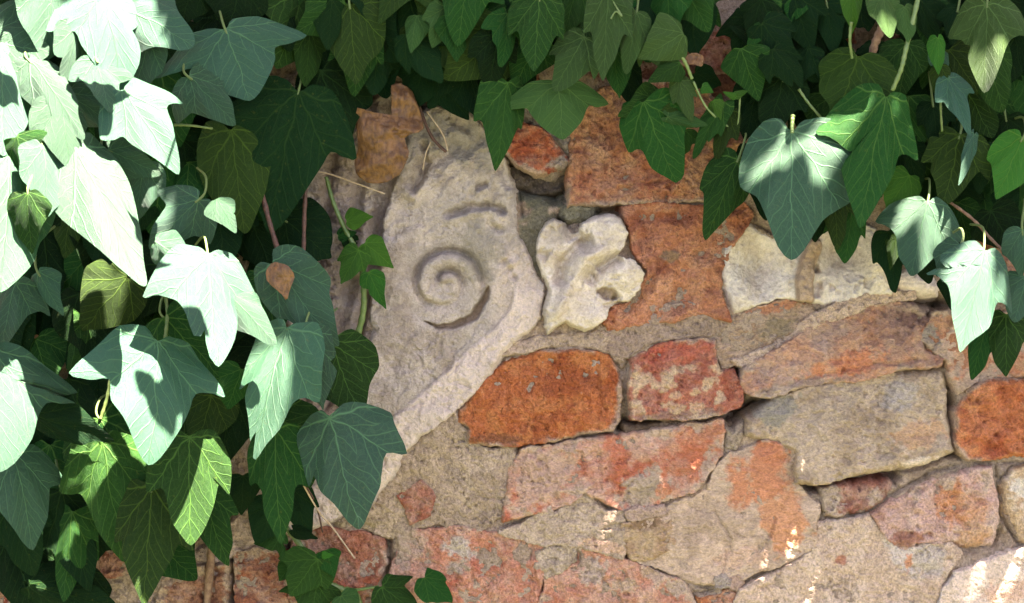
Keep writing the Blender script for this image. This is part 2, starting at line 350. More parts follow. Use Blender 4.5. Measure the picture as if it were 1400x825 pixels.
# ---- carved fragment with the spiral
def f_spiral(px, py, sd, h, c):
    cx, cy = 608, 388
    dx = px - cx; dy = (py - cy) * 1.0; r = np.hypot(dx, dy) + 2.5 * fbm(px, py, 25, 5); th = np.mod(np.arctan2(-dy, -dx), 2 * np.pi)  # 0 at left, clockwise
    for k in (0, 1):
        rg = 9 + 28.5 * (th / (2 * np.pi) + k)
        ph = th / (2 * np.pi) + k
        amp = 19 * sstep(0, .15, ph) * sstep(1.85, 1.45, ph) * (.62 + .38 * np.cos(th - 1.2))
        dlt = r - rg
        h = h - amp * np.exp(-(np.where(dlt < 0, dlt / 2.6, dlt / 5.5)) ** 2) + amp * .5 * np.exp(-((dlt + 10) / 8) ** 2)
    h = h - 8 * sstep(70, 52, r) * .55 + 2.0 * sstep(60, 10, r)
    # broken lower rim of the disc
    arc = [(cx + 59 * math.cos(a), cy + 59 * math.sin(a)) for a in np.linspace(math.radians(6), math.radians(118), 14)]
    d, T = lined(px + 3 * fbm(px, py, 12, 4), py + 3 * fbm(px, py, 12, 6), arc)
    wv = 7.0 * np.clip(np.sin(np.pi * np.clip(T * .93 + .03, 0, 1)) ** .7, .05, 1) * (1.15 - .75 * T)
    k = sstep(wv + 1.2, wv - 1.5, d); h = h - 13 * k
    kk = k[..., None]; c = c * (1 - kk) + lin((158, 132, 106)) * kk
    # flowing folds above the spiral
    for pts, dp, wd in [([(560, 268), (575, 250), (582, 222), (578, 190)], 15, 5), ([(604, 298), (640, 285), (668, 282), (695, 292)], 14, 5),
                        ([(556, 262), (580, 232), (620, 205), (660, 205)], 9, 11), ([(650, 258), (668, 252)], 10, 4),
                        ([(615, 165), (640, 178), (660, 200)], 8, 7), ([(590, 175), (600, 205)], 6, 7), ([(680, 225), (700, 262)], 9, 7),
                        ([(530, 330), (560, 270)], 4, 14), ([(545, 470), (520, 540)], 3, 18), ([(508, 440), (480, 545)], 8, 7)]:
        h = groove(px + 3 * fbm(px, py, 14, 3), py + 3 * fbm(px, py, 14, 9), h, pts, dp * 1.2, wd); h = groove(px, py - wd * 1.6, h, pts, -dp * .5, wd * 1.2)
    for qx, qy, qr, dp in [(683, 312, 5, 9), (676, 308, 4, 7), (690, 356, 5, 8), (697, 365, 5, 8), (703, 376, 4, 6), (655, 318, 3, 4), (600, 236, 4, 5)]:
        h = h - dp * np.exp(-((px - qx) ** 2 + (py - qy - 3) ** 2) / qr ** 2) + dp * .7 * np.exp(-((px - qx) ** 2 + (py - qy + 4) ** 2) / qr ** 2)
    # rendered band that runs down the right edge
    band = [(735, 378), (725, 430), (692, 472), (640, 520), (590, 560), (545, 605), (500, 650), (440, 690), (385, 712)]
    d, T = lined(px + 5 * fbm(px, py, 30, 15), py + 5 * fbm(px, py, 30, 16), band)
    k = sstep(31, 26, d) * sstep(-.01, .07, T); h = h + 5.5 * k + 2.4 * k * fbm(px, py, 18, 44, 5, .65)
    kk = (k * .9)[..., None]; c = c * (1 - kk) + (lin((214, 192, 174)) * (1 + .2 * fbm(px, py, 22, 33, 4))[..., None]) * kk
    for pts in ([(570, 480), (585, 510), (606, 523)], [(606, 523), (640, 528), (668, 545)], [(640, 470), (655, 440)], [(565, 475), (582, 500)], [(520, 590), (550, 560), (590, 545)], [(470, 650), (520, 630)], [(660, 505), (640, 480), (610, 520)]):
        h = groove(px + 4 * fbm(px, py, 11, 71), py + 4 * fbm(px, py, 11, 72), h, pts, 2.2, 1.8)
    h = h + 1.5 * np.sin((px * .8 + py * .6) / 3.4 + 5 * fbm(px, py, 18, 61)) * sstep(-.1, .35, fbm(px, py, 60, 62))
    return h, c
piece("carved_stone", [(560, 165), (590, 148), (640, 158), (682, 200), (705, 262), (712, 322), (742, 395), (738, 428), (716, 458), (690, 482), (668, 515), (632, 552), (582, 592), (548, 620), (541, 650), (505, 692), (455, 714), (400, 730), (370, 700), (420, 650), (465, 590), (492, 520), (508, 440), (515, 380), (530, 300), (545, 250)],
      15, dict(cols=[(180, 164, 148), (166, 148, 130), (192, 174, 156)], cs=60, patch=[(655, 340, 30, 50, 0, (150, 138, 118), .7), (705, 385, 35, 60, 10, (205, 182, 160), .6), (615, 190, 70, 30, 20, (150, 140, 124), .7)]),
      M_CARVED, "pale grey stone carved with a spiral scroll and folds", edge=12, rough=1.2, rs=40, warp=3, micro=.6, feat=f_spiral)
def f_fold(px, py, sd, h, c):
    u = px + (py - 300) * .12
    for gx, dp, wd in ((486, 17, 8), (520, 24, 12), (445, 14, 8), (400, 14, 10)): h = h - dp * np.exp(-((u - gx) / wd) ** 2) * (1 + .3 * fbm(px, py, 30, 4))
    h = groove(px, py, h, [(487, 375), (484, 400), (474, 420)], 14, 6)
    h = h + .9 * np.sin((px + 2 * py) / 6 + 6 * fbm(px, py, 20, 61)); return h, c
piece("carved_stone", [(370, 150), (440, 70), (500, 80), (560, 140), (566, 200), (548, 262), (528, 325), (517, 400), (500, 470), (480, 530), (440, 580), (360, 500), (360, 300)],
      5, dict(cols=[(168, 148, 134), (150, 130, 116), (176, 158, 142)], cs=50, patch=[(500, 440, 25, 60, 10, (186, 164, 146))]), M_CARVED, "grey carved stone with upright flutes behind the ivy sprig", edge=10, rough=1.8, rs=30, feat=f_fold)
# ---- pale carved flower
def f_flower(px, py, sd, h, c):
    def bump(cx, cy, rx, ry, a): return a * np.exp(-(((px - cx) / rx) ** 2 + ((py - cy) / ry) ** 2))
    h = h + 1.7 * (bump(828, 322, 30, 26, 7) + bump(850, 375, 30, 22, 8) + bump(765, 415, 26, 36, 7) + bump(752, 318, 20, 20, -3) + bump(795, 350, 40, 16, 6) + bump(812, 435, 22, 14, 5))
    h = groove(px, py, h, [(762, 395), (768, 360), (792, 335), (812, 328)], 20, 8)
    h = groove(px, py, h, [(800, 390), (820, 365), (850, 350)], 14, 9)
    h = groove(px, py, h, [(770, 305), (785, 330)], 14, 7)
    h = groove(px, py, h, [(757, 440), (776, 395), (802, 352), (832, 338)], -9, 7)
    for pts in ([(786, 316), (797, 335), (800, 350)], [(848, 350), (832, 358), (815, 372)], [(846, 414), (835, 408)], [(735, 345), (750, 352)]): h = groove(px, py, h, pts, 11, 6)
    h = h + 2.2 * fbm(px, py, 22, 88, 4) 
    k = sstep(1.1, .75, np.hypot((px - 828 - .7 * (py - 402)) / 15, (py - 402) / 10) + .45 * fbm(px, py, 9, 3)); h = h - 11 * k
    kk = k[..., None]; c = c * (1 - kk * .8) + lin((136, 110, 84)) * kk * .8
    k = sstep(1.1, .8, np.hypot((px - 845) / 22, (py - 418) / 5)); h = h - 8 * k
    return h, c
piece("carved_flower", [(743, 303), (755, 297), (772, 303), (781, 318), (788, 318), (792, 306), (810, 296), (833, 291), (850, 297), (859, 317), (853, 338), (845, 350), (867, 356), (881, 374), (875, 396), (858, 415), (844, 414), (832, 424), (829, 438), (817, 447), (797, 455), (783, 450), (773, 444), (760, 450), (747, 462), (741, 448), (739, 422), (747, 398), (741, 380), (733, 355), (732, 333)],
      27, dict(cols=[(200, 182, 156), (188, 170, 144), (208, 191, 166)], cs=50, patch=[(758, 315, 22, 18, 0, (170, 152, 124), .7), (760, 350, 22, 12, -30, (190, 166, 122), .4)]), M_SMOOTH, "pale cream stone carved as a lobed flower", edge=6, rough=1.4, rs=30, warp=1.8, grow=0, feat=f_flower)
# ---- pale scroll with the upright boss
def f_scroll(px, py, sd, h, c):
    def bump(cx, cy, rx, ry, a): return a * np.exp(-(((px - cx) / rx) ** 2 + ((py - cy) / ry) ** 2))
    h = h + 1.7 * (bump(1040, 362, 32, 34, -17) + bump(1150, 348, 30, 30, -17) + bump(1196, 350, 22, 40, 9) + bump(1072, 345, 16, 26, 6) + bump(1012, 400, 20, 25, 5) + bump(1075, 390, 20, 20, 4))
    d, T = lined(px, py, [(1110, 338), (1102, 360), (1096, 385), (1098, 408)])
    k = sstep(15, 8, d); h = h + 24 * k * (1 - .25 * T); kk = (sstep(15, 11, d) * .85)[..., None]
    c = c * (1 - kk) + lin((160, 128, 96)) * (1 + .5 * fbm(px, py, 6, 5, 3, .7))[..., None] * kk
    h = h - 3.5 * k * np.clip(fbm(px, py, 6, 25, 2), 0, 1)
    h = groove(px, py, h, [(1116, 345), (1112, 362), (1116, 375)], 16, 4); h = groove(px, py, h, [(1116, 385), (1114, 408)], 10, 5)
    m = np.exp(-(((py - 390 + (px - 1120) * .08) / 11) ** 2)) * sstep(1112, 1122, px) * sstep(1215, 1180, px)
    h = h - 7 * m * sstep(.1, .5, fbm(px, py, 8, 55, 2)); return h, c
piece("carved_stone", [(989, 342), (1020, 305), (1045, 318), (1075, 332), (1100, 328), (1125, 312), (1155, 300), (1190, 315), (1212, 352), (1225, 386), (1215, 398), (1180, 400), (1122, 416), (1095, 410), (1062, 406), (1030, 418), (1003, 430), (995, 408), (985, 372)],
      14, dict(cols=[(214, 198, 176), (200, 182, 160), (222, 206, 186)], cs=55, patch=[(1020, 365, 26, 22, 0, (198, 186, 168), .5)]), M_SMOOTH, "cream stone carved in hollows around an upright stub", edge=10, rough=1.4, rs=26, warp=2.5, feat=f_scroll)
piece("carved_stone", [(1222, 384), (1228, 372), (1240, 366), (1254, 374), (1272, 378), (1283, 391), (1280, 404), (1262, 406), (1240, 402), (1226, 397)],
      20, dict(cols=[(224, 204, 184), (214, 192, 172)], cs=60), M_SMOOTH, "small smooth cream stone under the right ivy", edge=14, rough=.6, rs=30, warp=1)
# ---- bricks and stones (outline, height, tones)
def layer(amp, ang, per):
    def f(px, py, sd, h, c):
        a = math.radians(ang); v = (-px * math.sin(a) + py * math.cos(a))
        w_ = v / per + 2.2 * fbm(px, py, 70, 12, 5, .6)
        return h + amp * (np.abs(w_ - np.floor(w_) - .5) * 2 - .5) * sstep(-.25, .25, fbm(px, py, 45, 23)), c
    return f
def chain(*fs):
    def f(px, py, sd, h, c):
        for q in fs: h, c = q(px, py, sd, h, c)
        return h, c
    return f
def cracks(lst, dp=3, wd=1.8):
    def f(px, py, sd, h, c):
        for pts in lst: h = groove(px + 5 * fbm(px, py, 13, 71), py + 5 * fbm(px, py, 13, 72), h, pts, dp, wd)
        return h, c
    return f
B = piece
_rd = random.Random(12); DABS = []
for _ in range(26):
    x_, y_, a_ = _rd.uniform(864, 985), _rd.uniform(492, 562), _rd.gauss(1.5, .7); l_ = _rd.uniform(3, 13)
    DABS.append([(x_, y_), (x_ + l_ * math.cos(a_) * .6 + 2, y_ + l_ * math.sin(a_) * .6), (x_ + l_ * math.cos(a_ + .9), y_ + l_ * math.sin(a_ + .9))])
def smears(lst, wd, cc):
    def f(px, py, sd, h, c):
        for pts in lst:
            d, T = lined(px + 7 * fbm(px, py, 12, 81, 3), py + 7 * fbm(px, py, 12, 82, 3), pts)
            k = sstep(wd, wd - 2.5, d + 3 * fbm(px, py, 9, 83)); h = h + 1.2 * k; k = (k * (.72 + .5 * fbm(px, py, 14, 85, 3)).clip(0, .9))[..., None]; c = c * (1 - k) + lin(cc) * k
        return h, c
    return f
def pocks(n, seed, box, r0=3, r1=8, dp=7):
    rr = random.Random(seed); L = [(rr.uniform(box[0], box[2]), rr.uniform(box[1], box[3]), rr.uniform(r0, r1)) for _ in range(n)]
    def f(px, py, sd, h, c):
        for x, y, r in L: h = h - dp * (r / r1) * np.exp(-(((px - x) / (r * 1.4)) ** 2 + ((py - y) / r) ** 2) ** 1.5)
        return h, c
    return f
B("brick", [(778, 150), (800, 132), (860, 108), (960, 118), (1012, 180), (1032, 242), (1004, 270), (960, 277), (880, 279), (776, 282), (774, 240), (782, 190)], 17,
  dict(smear=.15, wash=.25, cols=[(186, 128, 86), (172, 106, 70), (196, 142, 98)], cs=40, patch=[(905, 225, 40, 60, 30, (176, 92, 56), .6), (810, 255, 40, 20, 0, (176, 104, 66), .8)]), None, "large rough ochre brick under the top ivy", rough=3.4, rs=18, feat=chain(cracks([[(840, 262), (880, 252), (930, 248)], [(800, 190), (790, 260)]], 6, 3), pocks(40, 3, (790, 150, 1010, 270), 2, 6, 4)))
B("brick", [(693, 182), (708, 168), (738, 178), (764, 200), (777, 222), (768, 236), (735, 243), (708, 228), (690, 206)], 20, dict(cols=[(172, 82, 44), (150, 66, 34), (190, 104, 60)], cs=22, patch=[(768, 225, 14, 12, 0, (150, 134, 118))]), None, "small broken red brick end beside a dark hole", rough=3, rs=16, edge=9)
B("stone", [(705, 150), (735, 140), (780, 150), (785, 205), (768, 206), (738, 182), (712, 170)], 8, dict(cols=[(150, 140, 124), (132, 122, 106)], cs=20), M_MORTAR, rough=3, rs=14)
B("stone", [(692, 232), (712, 236), (738, 248), (772, 243), (778, 230), (782, 246), (768, 258), (732, 262), (705, 252)], -12, dict(cols=[(92, 80, 66), (76, 66, 54)], cs=16), M_MORTAR, rough=3, rs=12)  # tone darkened to stand in for the deep shade of the hole
B("stone", [(762, 282), (790, 272), (818, 284), (812, 296), (790, 304), (772, 302)], 9, dict(cols=[(128, 124, 100), (110, 106, 84)], cs=16), M_MORTAR, "small green-grey stone above the carved flower", rough=2, rs=14, edge=10)
B("brick", [(848, 284), (900, 278), (960, 281), (1010, 272), (1028, 296), (1005, 332), (986, 372), (988, 405), (1000, 438), (960, 432), (905, 440), (830, 452), (818, 440), (835, 418), (862, 412), (884, 374), (864, 345), (858, 312)], 14,
  dict(smear=0, wash=.15, cols=[(186, 118, 78), (170, 98, 60), (196, 136, 94)], cs=36, patch=[(862, 350, 12, 18, 0, (176, 100, 60)), (915, 350, 16, 8, 0, (150, 118, 90)), (900, 395, 40, 22, -20, (206, 140, 92), .6)]), None, "crumbling orange brick around the carved flower", rough=4.2, rs=34, feat=chain(cracks([[(880, 300), (892, 340), (905, 362), (930, 355)], [(905, 362), (885, 390), (850, 430)], [(860, 300), (940, 300)]], 8, 6), pocks(14, 9, (860, 290, 990, 430), 4, 10, 6)))
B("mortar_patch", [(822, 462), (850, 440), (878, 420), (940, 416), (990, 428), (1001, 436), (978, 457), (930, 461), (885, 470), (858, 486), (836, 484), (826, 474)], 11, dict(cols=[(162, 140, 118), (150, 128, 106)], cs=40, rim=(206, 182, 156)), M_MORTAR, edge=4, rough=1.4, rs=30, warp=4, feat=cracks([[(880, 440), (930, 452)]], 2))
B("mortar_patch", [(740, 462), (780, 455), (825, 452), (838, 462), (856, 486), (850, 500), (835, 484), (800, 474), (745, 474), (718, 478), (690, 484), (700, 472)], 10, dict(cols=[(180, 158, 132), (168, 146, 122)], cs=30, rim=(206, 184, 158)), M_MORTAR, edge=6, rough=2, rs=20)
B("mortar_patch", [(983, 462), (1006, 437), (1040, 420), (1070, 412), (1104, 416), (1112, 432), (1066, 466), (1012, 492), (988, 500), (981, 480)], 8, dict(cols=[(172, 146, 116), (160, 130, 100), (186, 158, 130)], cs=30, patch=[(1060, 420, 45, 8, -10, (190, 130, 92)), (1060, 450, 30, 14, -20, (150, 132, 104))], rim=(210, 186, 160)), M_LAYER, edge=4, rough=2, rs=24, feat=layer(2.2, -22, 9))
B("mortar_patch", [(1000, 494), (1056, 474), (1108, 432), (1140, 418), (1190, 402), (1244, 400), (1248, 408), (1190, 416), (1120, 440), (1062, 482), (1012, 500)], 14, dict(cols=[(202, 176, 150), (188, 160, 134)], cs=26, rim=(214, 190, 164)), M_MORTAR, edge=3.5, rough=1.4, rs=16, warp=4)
B("brick", [(628, 562), (655, 522), (690, 490), (735, 479), (800, 478), (832, 488), (845, 512), (850, 545), (848, 574), (836, 587), (780, 600), (722, 606), (668, 611), (637, 607), (640, 586), (626, 576)], 13, dict(smear=.3, wash=.06, cols=[(178, 94, 32), (158, 76, 20), (190, 114, 50)], cs=40, patch=[(680, 600, 40, 9, 0, (140, 82, 44)), (770, 520, 50, 24, 0, (150, 72, 26), .6)]), None, "whole rusty ochre brick with a rounded left end", rough=3.2, rs=40, edge=9, tilt=(0, 6), feat=cracks([[(700, 580), (760, 560), (800, 540)], [(740, 500), (720, 540)], [(665, 560), (690, 530)], [(810, 500), (825, 560)]], 3.5, 4))
B("brick", [(858, 490), (884, 476), (932, 464), (978, 460), (981, 488), (986, 508), (1003, 506), (1013, 530), (1013, 555), (982, 567), (920, 573), (862, 574), (857, 540)], 17, dict(smear=.4, wash=.2, cols=[(178, 98, 68), (168, 86, 56), (182, 114, 84)], cs=18, patch=[(930, 480, 50, 14, -10, (186, 86, 56)), (930, 566, 70, 7, -5, (150, 110, 92))]), None, "red brick mottled with pale cream mortar smears", rough=2.2, rs=24, edge=5, tilt=(0, 9), feat=chain(pocks(8, 5, (865, 475, 1000, 560), 3, 6, 3), smears(DABS, 6, (206, 178, 138))))
B("mortar_patch", [(855, 582), (920, 578), (985, 572), (1000, 580), (960, 594), (890, 598), (858, 600)], 0, dict(cols=[(128, 108, 86), (112, 92, 72)], cs=20), M_MORTAR, edge=8, rough=1.5)
B("brick", [(1012, 497), (1052, 482), (1112, 438), (1160, 426), (1230, 413), (1256, 417), (1272, 436), (1258, 452), (1262, 480), (1287, 491), (1284, 502), (1240, 504), (1180, 517), (1100, 531), (1050, 546), (1016, 536), (1010, 512)], 16,
  dict(cols=[(178, 134, 108), (188, 118, 84), (164, 128, 112), (196, 150, 116)], cs=34, patch=[(1150, 500, 60, 16, -18, (204, 130, 88)), (1245, 430, 26, 20, 0, (128, 96, 88)), (1080, 530, 70, 10, -12, (160, 134, 110))]), M_LAYER, "long pinkish brick sloping up under the cream carving", rough=3.0, rs=32, tilt=(0, 7), feat=chain(layer(2.8, -20, 16), cracks([[(1050, 530), (1180, 500), (1270, 490)]], 5, 3)))
B("stone", [(1020, 572), (1062, 542), (1130, 526), (1200, 510), (1286, 507), (1291, 540), (1298, 590), (1300, 616), (1260, 634), (1180, 646), (1110, 661), (1086, 658), (1086, 640), (1090, 616), (1050, 602), (1018, 596)], 21,
  dict(cols=[(182, 162, 134), (168, 146, 118), (192, 170, 142)], cs=48, patch=[(1230, 540, 36, 22, 0, (176, 164, 150)), (1060, 560, 36, 20, -30, (150, 142, 126)), (1250, 590, 40, 22, -15, (196, 152, 110), .7), (1255, 630, 30, 7, -12, (214, 196, 172))]), M_LAYER, "large grey-buff stone block with a rounded lower edge", rough=2.6, rs=44, edge=13, tilt=(0, 9), feat=chain(layer(2.4, -12, 24), cracks([[(1150, 620), (1220, 600), (1290, 590)], [(1080, 570), (1140, 560)]], 3, 3), pocks(7, 8, (1100, 540, 1280, 640), 2, 4, 5)))
B("brick", [(1300, 562), (1320, 532), (1350, 520), (1430, 512), (1430, 628), (1360, 629), (1316, 628), (1303, 606)], 18, dict(smear=.3, wash=.10, cols=[(194, 108, 52), (174, 84, 36), (206, 130, 72)], cs=34), None, "bright orange brick at the right edge", rough=3.6, rs=26, edge=10, feat=pocks(18, 6, (1310, 525, 1420, 620), 3, 9, 5))
B("brick", [(1256, 458), (1276, 428), (1310, 420), (1430, 430), (1430, 514), (1345, 517), (1304, 540), (1293, 520), (1291, 492), (1266, 478)], 12, dict(cols=[(186, 140, 106), (196, 120, 78), (172, 150, 126)], cs=40, patch=[(1270, 465, 24, 20, 0, (150, 140, 128)), (1300, 470, 14, 30, 30, (206, 176, 148))]), M_LAYER, rough=3, rs=40)
B("brick", [(690, 682), (696, 640), (712, 615), (760, 606), (800, 599), (860, 591), (960, 576), (986, 573), (991, 590), (986, 620), (970, 645), (950, 669), (920, 681), (858, 698), (825, 686), (800, 673), (780, 686), (755, 696), (720, 706), (688, 713)], 13,
  dict(cols=[(188, 138, 106), (178, 112, 76), (200, 154, 124), (184, 100, 62)], cs=38, patch=[(750, 650, 50, 34, -20, (186, 152, 126)), (880, 660, 40, 18, -30, (170, 150, 126)), (880, 675, 40, 14, -20, (160, 142, 116)), (940, 625, 36, 40, 20, (184, 104, 64)), (905, 672, 12, 12, 0, (188, 118, 76)), (960, 590, 40, 12, -10, (190, 124, 84))]), M_LAYER, "long weathered orange brick in the middle of the wall", micro=.7, rough=3.2, rs=34, tilt=(0, 4), feat=chain(layer(3.0, -24, 22), cracks([[(800, 610), (830, 650), (840, 690)], [(740, 620), (760, 690)]], 4, 4)))
B("brick", [(1000, 584), (1018, 572), (1016, 596), (1004, 620), (990, 612), (988, 580)], 12, dict(cols=[(160, 144, 120), (140, 124, 104)], cs=20), M_MORTAR, rough=2, edge=9)
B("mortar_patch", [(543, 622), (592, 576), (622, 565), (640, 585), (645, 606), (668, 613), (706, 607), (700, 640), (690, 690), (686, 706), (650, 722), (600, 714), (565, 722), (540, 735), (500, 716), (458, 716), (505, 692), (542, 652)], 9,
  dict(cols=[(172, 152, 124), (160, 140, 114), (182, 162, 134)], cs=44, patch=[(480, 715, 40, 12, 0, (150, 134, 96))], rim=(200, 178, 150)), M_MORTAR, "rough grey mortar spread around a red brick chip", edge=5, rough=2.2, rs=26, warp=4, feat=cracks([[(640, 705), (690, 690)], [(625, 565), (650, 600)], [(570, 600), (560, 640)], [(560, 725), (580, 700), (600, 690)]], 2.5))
B("brick", [(545, 676), (575, 658), (597, 680), (588, 705), (562, 716), (553, 692)], 11, dict(cols=[(166, 98, 70), (152, 82, 56)], cs=18), None, "small red brick chip set in grey mortar", edge=3, rough=1.6, rs=14, warp=2.5)
B("brick", [(550, 738), (566, 724), (620, 717), (680, 727), (720, 734), (743, 741), (739, 765), (743, 790), (736, 832), (700, 850), (540, 850), (534, 792), (540, 762)], 9, dict(cols=[(190, 124, 92), (178, 100, 70), (200, 142, 112)], cs=34, patch=[(560, 745, 22, 40, 15, (184, 150, 126)), (628, 748, 22, 16, 20, (186, 172, 156)), (625, 775, 16, 10, 0, (180, 160, 138)), (600, 800, 30, 10, 0, (196, 104, 66))]), None, "pinkish red brick along the bottom edge", rough=3.0, rs=30, feat=pocks(14, 16, (640, 730, 735, 820), 4, 10, 5))
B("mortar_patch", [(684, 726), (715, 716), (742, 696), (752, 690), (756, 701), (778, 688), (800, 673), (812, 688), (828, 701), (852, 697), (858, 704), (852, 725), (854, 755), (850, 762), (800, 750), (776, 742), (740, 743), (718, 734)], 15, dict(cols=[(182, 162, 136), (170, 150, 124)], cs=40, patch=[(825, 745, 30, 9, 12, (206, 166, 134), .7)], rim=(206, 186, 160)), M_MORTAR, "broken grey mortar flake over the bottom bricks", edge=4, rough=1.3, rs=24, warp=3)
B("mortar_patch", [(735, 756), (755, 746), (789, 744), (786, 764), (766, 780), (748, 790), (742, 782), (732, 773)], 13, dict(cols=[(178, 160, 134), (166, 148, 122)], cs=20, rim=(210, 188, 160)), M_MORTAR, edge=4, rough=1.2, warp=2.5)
B("brick", [(744, 792), (766, 782), (787, 766), (792, 750), (850, 764), (900, 780), (932, 792), (942, 808), (962, 850), (735, 850), (741, 812)], 10, dict(cols=[(194, 130, 98), (184, 112, 78), (204, 146, 114)], cs=34, patch=[(810, 780, 18, 22, 20, (186, 164, 142)), (850, 800, 20, 10, 0, (176, 146, 112)), (925, 800, 18, 14, 0, (180, 156, 130))]), None, "orange brick under the mortar flakes", rough=2.4, rs=26)
B("stone", [(860, 716), (905, 702), (917, 688), (965, 668), (985, 632), (1000, 621), (1050, 602), (1080, 612), (1086, 656), (1092, 666), (1118, 690), (1115, 722), (1112, 752), (1080, 766), (1030, 780), (1000, 800), (950, 795), (922, 785), (872, 765), (858, 748)], 12,
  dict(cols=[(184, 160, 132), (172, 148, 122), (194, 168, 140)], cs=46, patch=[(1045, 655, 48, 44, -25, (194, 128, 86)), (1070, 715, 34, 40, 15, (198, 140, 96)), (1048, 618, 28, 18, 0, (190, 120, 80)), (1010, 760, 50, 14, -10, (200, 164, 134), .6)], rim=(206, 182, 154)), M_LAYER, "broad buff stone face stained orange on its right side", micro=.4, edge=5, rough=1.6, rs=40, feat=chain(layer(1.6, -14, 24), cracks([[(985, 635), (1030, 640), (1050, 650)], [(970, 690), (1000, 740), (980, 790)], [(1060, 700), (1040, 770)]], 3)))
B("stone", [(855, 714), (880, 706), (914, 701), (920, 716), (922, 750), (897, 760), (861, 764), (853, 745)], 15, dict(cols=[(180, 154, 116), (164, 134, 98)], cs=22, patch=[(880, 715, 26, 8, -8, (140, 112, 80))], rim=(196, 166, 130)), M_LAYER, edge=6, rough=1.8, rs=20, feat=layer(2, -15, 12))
B("stone", [(855, 698), (868, 690), (905, 690), (912, 696), (905, 702), (872, 708), (857, 708)], 17, dict(cols=[(176, 150, 128), (164, 140, 118)], cs=22), M_MORTAR, edge=7, rough=1.4)
B("stone", [(975, 788), (990, 782), (1000, 792), (996, 802), (980, 802)], 14, dict(cols=[(160, 146, 130), (144, 128, 114)], cs=20), M_MORTAR, edge=9, rough=1.2)
B("stone", [(998, 792), (1008, 788), (1012, 797), (1005, 803), (999, 801)], 13, dict(cols=[(168, 140, 118)], cs=20), M_MORTAR, edge=6, rough=1.2)
B("brick", [(975, 812), (990, 803), (1010, 812), (1020, 850), (958, 850), (950, 815)], 8, dict(cols=[(190, 124, 70), (172, 100, 54)], cs=20), None, rough=2.5)
B("brick", [(1120, 668), (1150, 659), (1190, 655), (1214, 653), (1222, 668), (1204, 688), (1185, 703), (1150, 707), (1126, 708), (1117, 690)], 12, dict(cols=[(160, 98, 74), (146, 84, 62)], cs=18, patch=[(1130, 685, 20, 26, 0, (172, 152, 128)), (1196, 678, 10, 14, 20, (180, 156, 132))]), None, "small brick with a grey left end and red-brown right end", edge=12, rough=1.6)
B("brick", [(1188, 702), (1202, 690), (1226, 676), (1270, 651), (1312, 640), (1356, 635), (1361, 680), (1363, 722), (1356, 746), (1322, 752), (1292, 742), (1252, 742), (1233, 753), (1215, 741), (1200, 726)], 13,
  dict(cols=[(196, 158, 138), (186, 140, 116), (204, 172, 152)], cs=34, patch=[(1310, 690, 36, 36, 15, (198, 134, 88)), (1240, 735, 30, 10, -10, (164, 112, 86)), (1330, 730, 22, 24, 10, (192, 140, 86), .8)]), M_MORTAR, "pinkish weathered brick smeared with pale mortar", rough=2.6, rs=30, edge=12, feat=pocks(8, 2, (1210, 660, 1350, 740), 4, 9, 5))
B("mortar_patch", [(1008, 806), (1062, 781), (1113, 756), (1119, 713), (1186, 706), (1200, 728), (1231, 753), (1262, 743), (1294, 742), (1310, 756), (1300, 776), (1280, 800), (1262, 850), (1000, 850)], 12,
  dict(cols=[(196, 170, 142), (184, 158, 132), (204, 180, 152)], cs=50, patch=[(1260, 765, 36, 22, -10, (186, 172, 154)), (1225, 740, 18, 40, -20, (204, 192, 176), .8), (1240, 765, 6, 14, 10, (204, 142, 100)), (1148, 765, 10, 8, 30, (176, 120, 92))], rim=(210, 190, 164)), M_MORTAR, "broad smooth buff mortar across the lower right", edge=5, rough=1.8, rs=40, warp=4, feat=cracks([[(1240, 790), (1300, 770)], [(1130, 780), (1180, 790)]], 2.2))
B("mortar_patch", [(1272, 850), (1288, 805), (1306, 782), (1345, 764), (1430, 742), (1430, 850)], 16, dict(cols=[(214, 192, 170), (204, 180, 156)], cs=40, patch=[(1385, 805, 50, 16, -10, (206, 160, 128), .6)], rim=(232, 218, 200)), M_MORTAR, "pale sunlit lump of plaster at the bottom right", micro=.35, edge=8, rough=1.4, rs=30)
B("stone", [(1368, 662), (1386, 642), (1430, 630), (1430, 748), (1392, 738), (1372, 704)], 11, dict(cols=[(192, 164, 124), (200, 180, 152), (178, 146, 106)], cs=28, patch=[(1390, 665, 16, 16, 0, (206, 196, 176))]), M_MORTAR, "buff stone with a pale lichen spot at the right edge", micro=.5, edge=14, rough=1.8)
B("brick", [(402, 728), (456, 718), (500, 727), (524, 736), (529, 770), (516, 800), (511, 850), (398, 850), (390, 782)], 9, dict(cols=[(160, 96, 66), (148, 84, 56), (172, 112, 84)], cs=24, patch=[(490, 797, 30, 10, 0, (180, 92, 50))]), None, "reddish brown brick beside the small ivy sprig", rough=3, rs=20)
B("brick", [(321, 757), (350, 747), (394, 751), (395, 850), (320, 850)], 10, dict(cols=[(156, 92, 62), (142, 78, 50), (164, 110, 86)], cs=22), None, rough=3, rs=18)
B("brick", [(222, 792), (260, 772), (312, 769), (316, 850), (212, 850)], 10, dict(cols=[(150, 100, 70), (136, 84, 56), (164, 120, 92)], cs=22), None, rough=3, rs=16)
B("mortar_patch", [(255, 765), (300, 735), (330, 700), (400, 695), (390, 735), (330, 748), (300, 768)], 6, dict(cols=[(180, 158, 138), (164, 142, 120)], cs=22), M_MORTAR, rough=2.4)
B("brick", [(50, 712), (78, 706), (100, 740), (92, 775), (40, 770), (28, 740)], 10, dict(cols=[(168, 84, 52), (150, 68, 40)], cs=18), None, "red brick seen through a gap low in the left ivy", rough=3)
B("brick", [(12, 782), (90, 782), (100, 850), (5, 850)], 9, dict(cols=[(150, 72, 48), (130, 58, 40)], cs=18), None, rough=3)
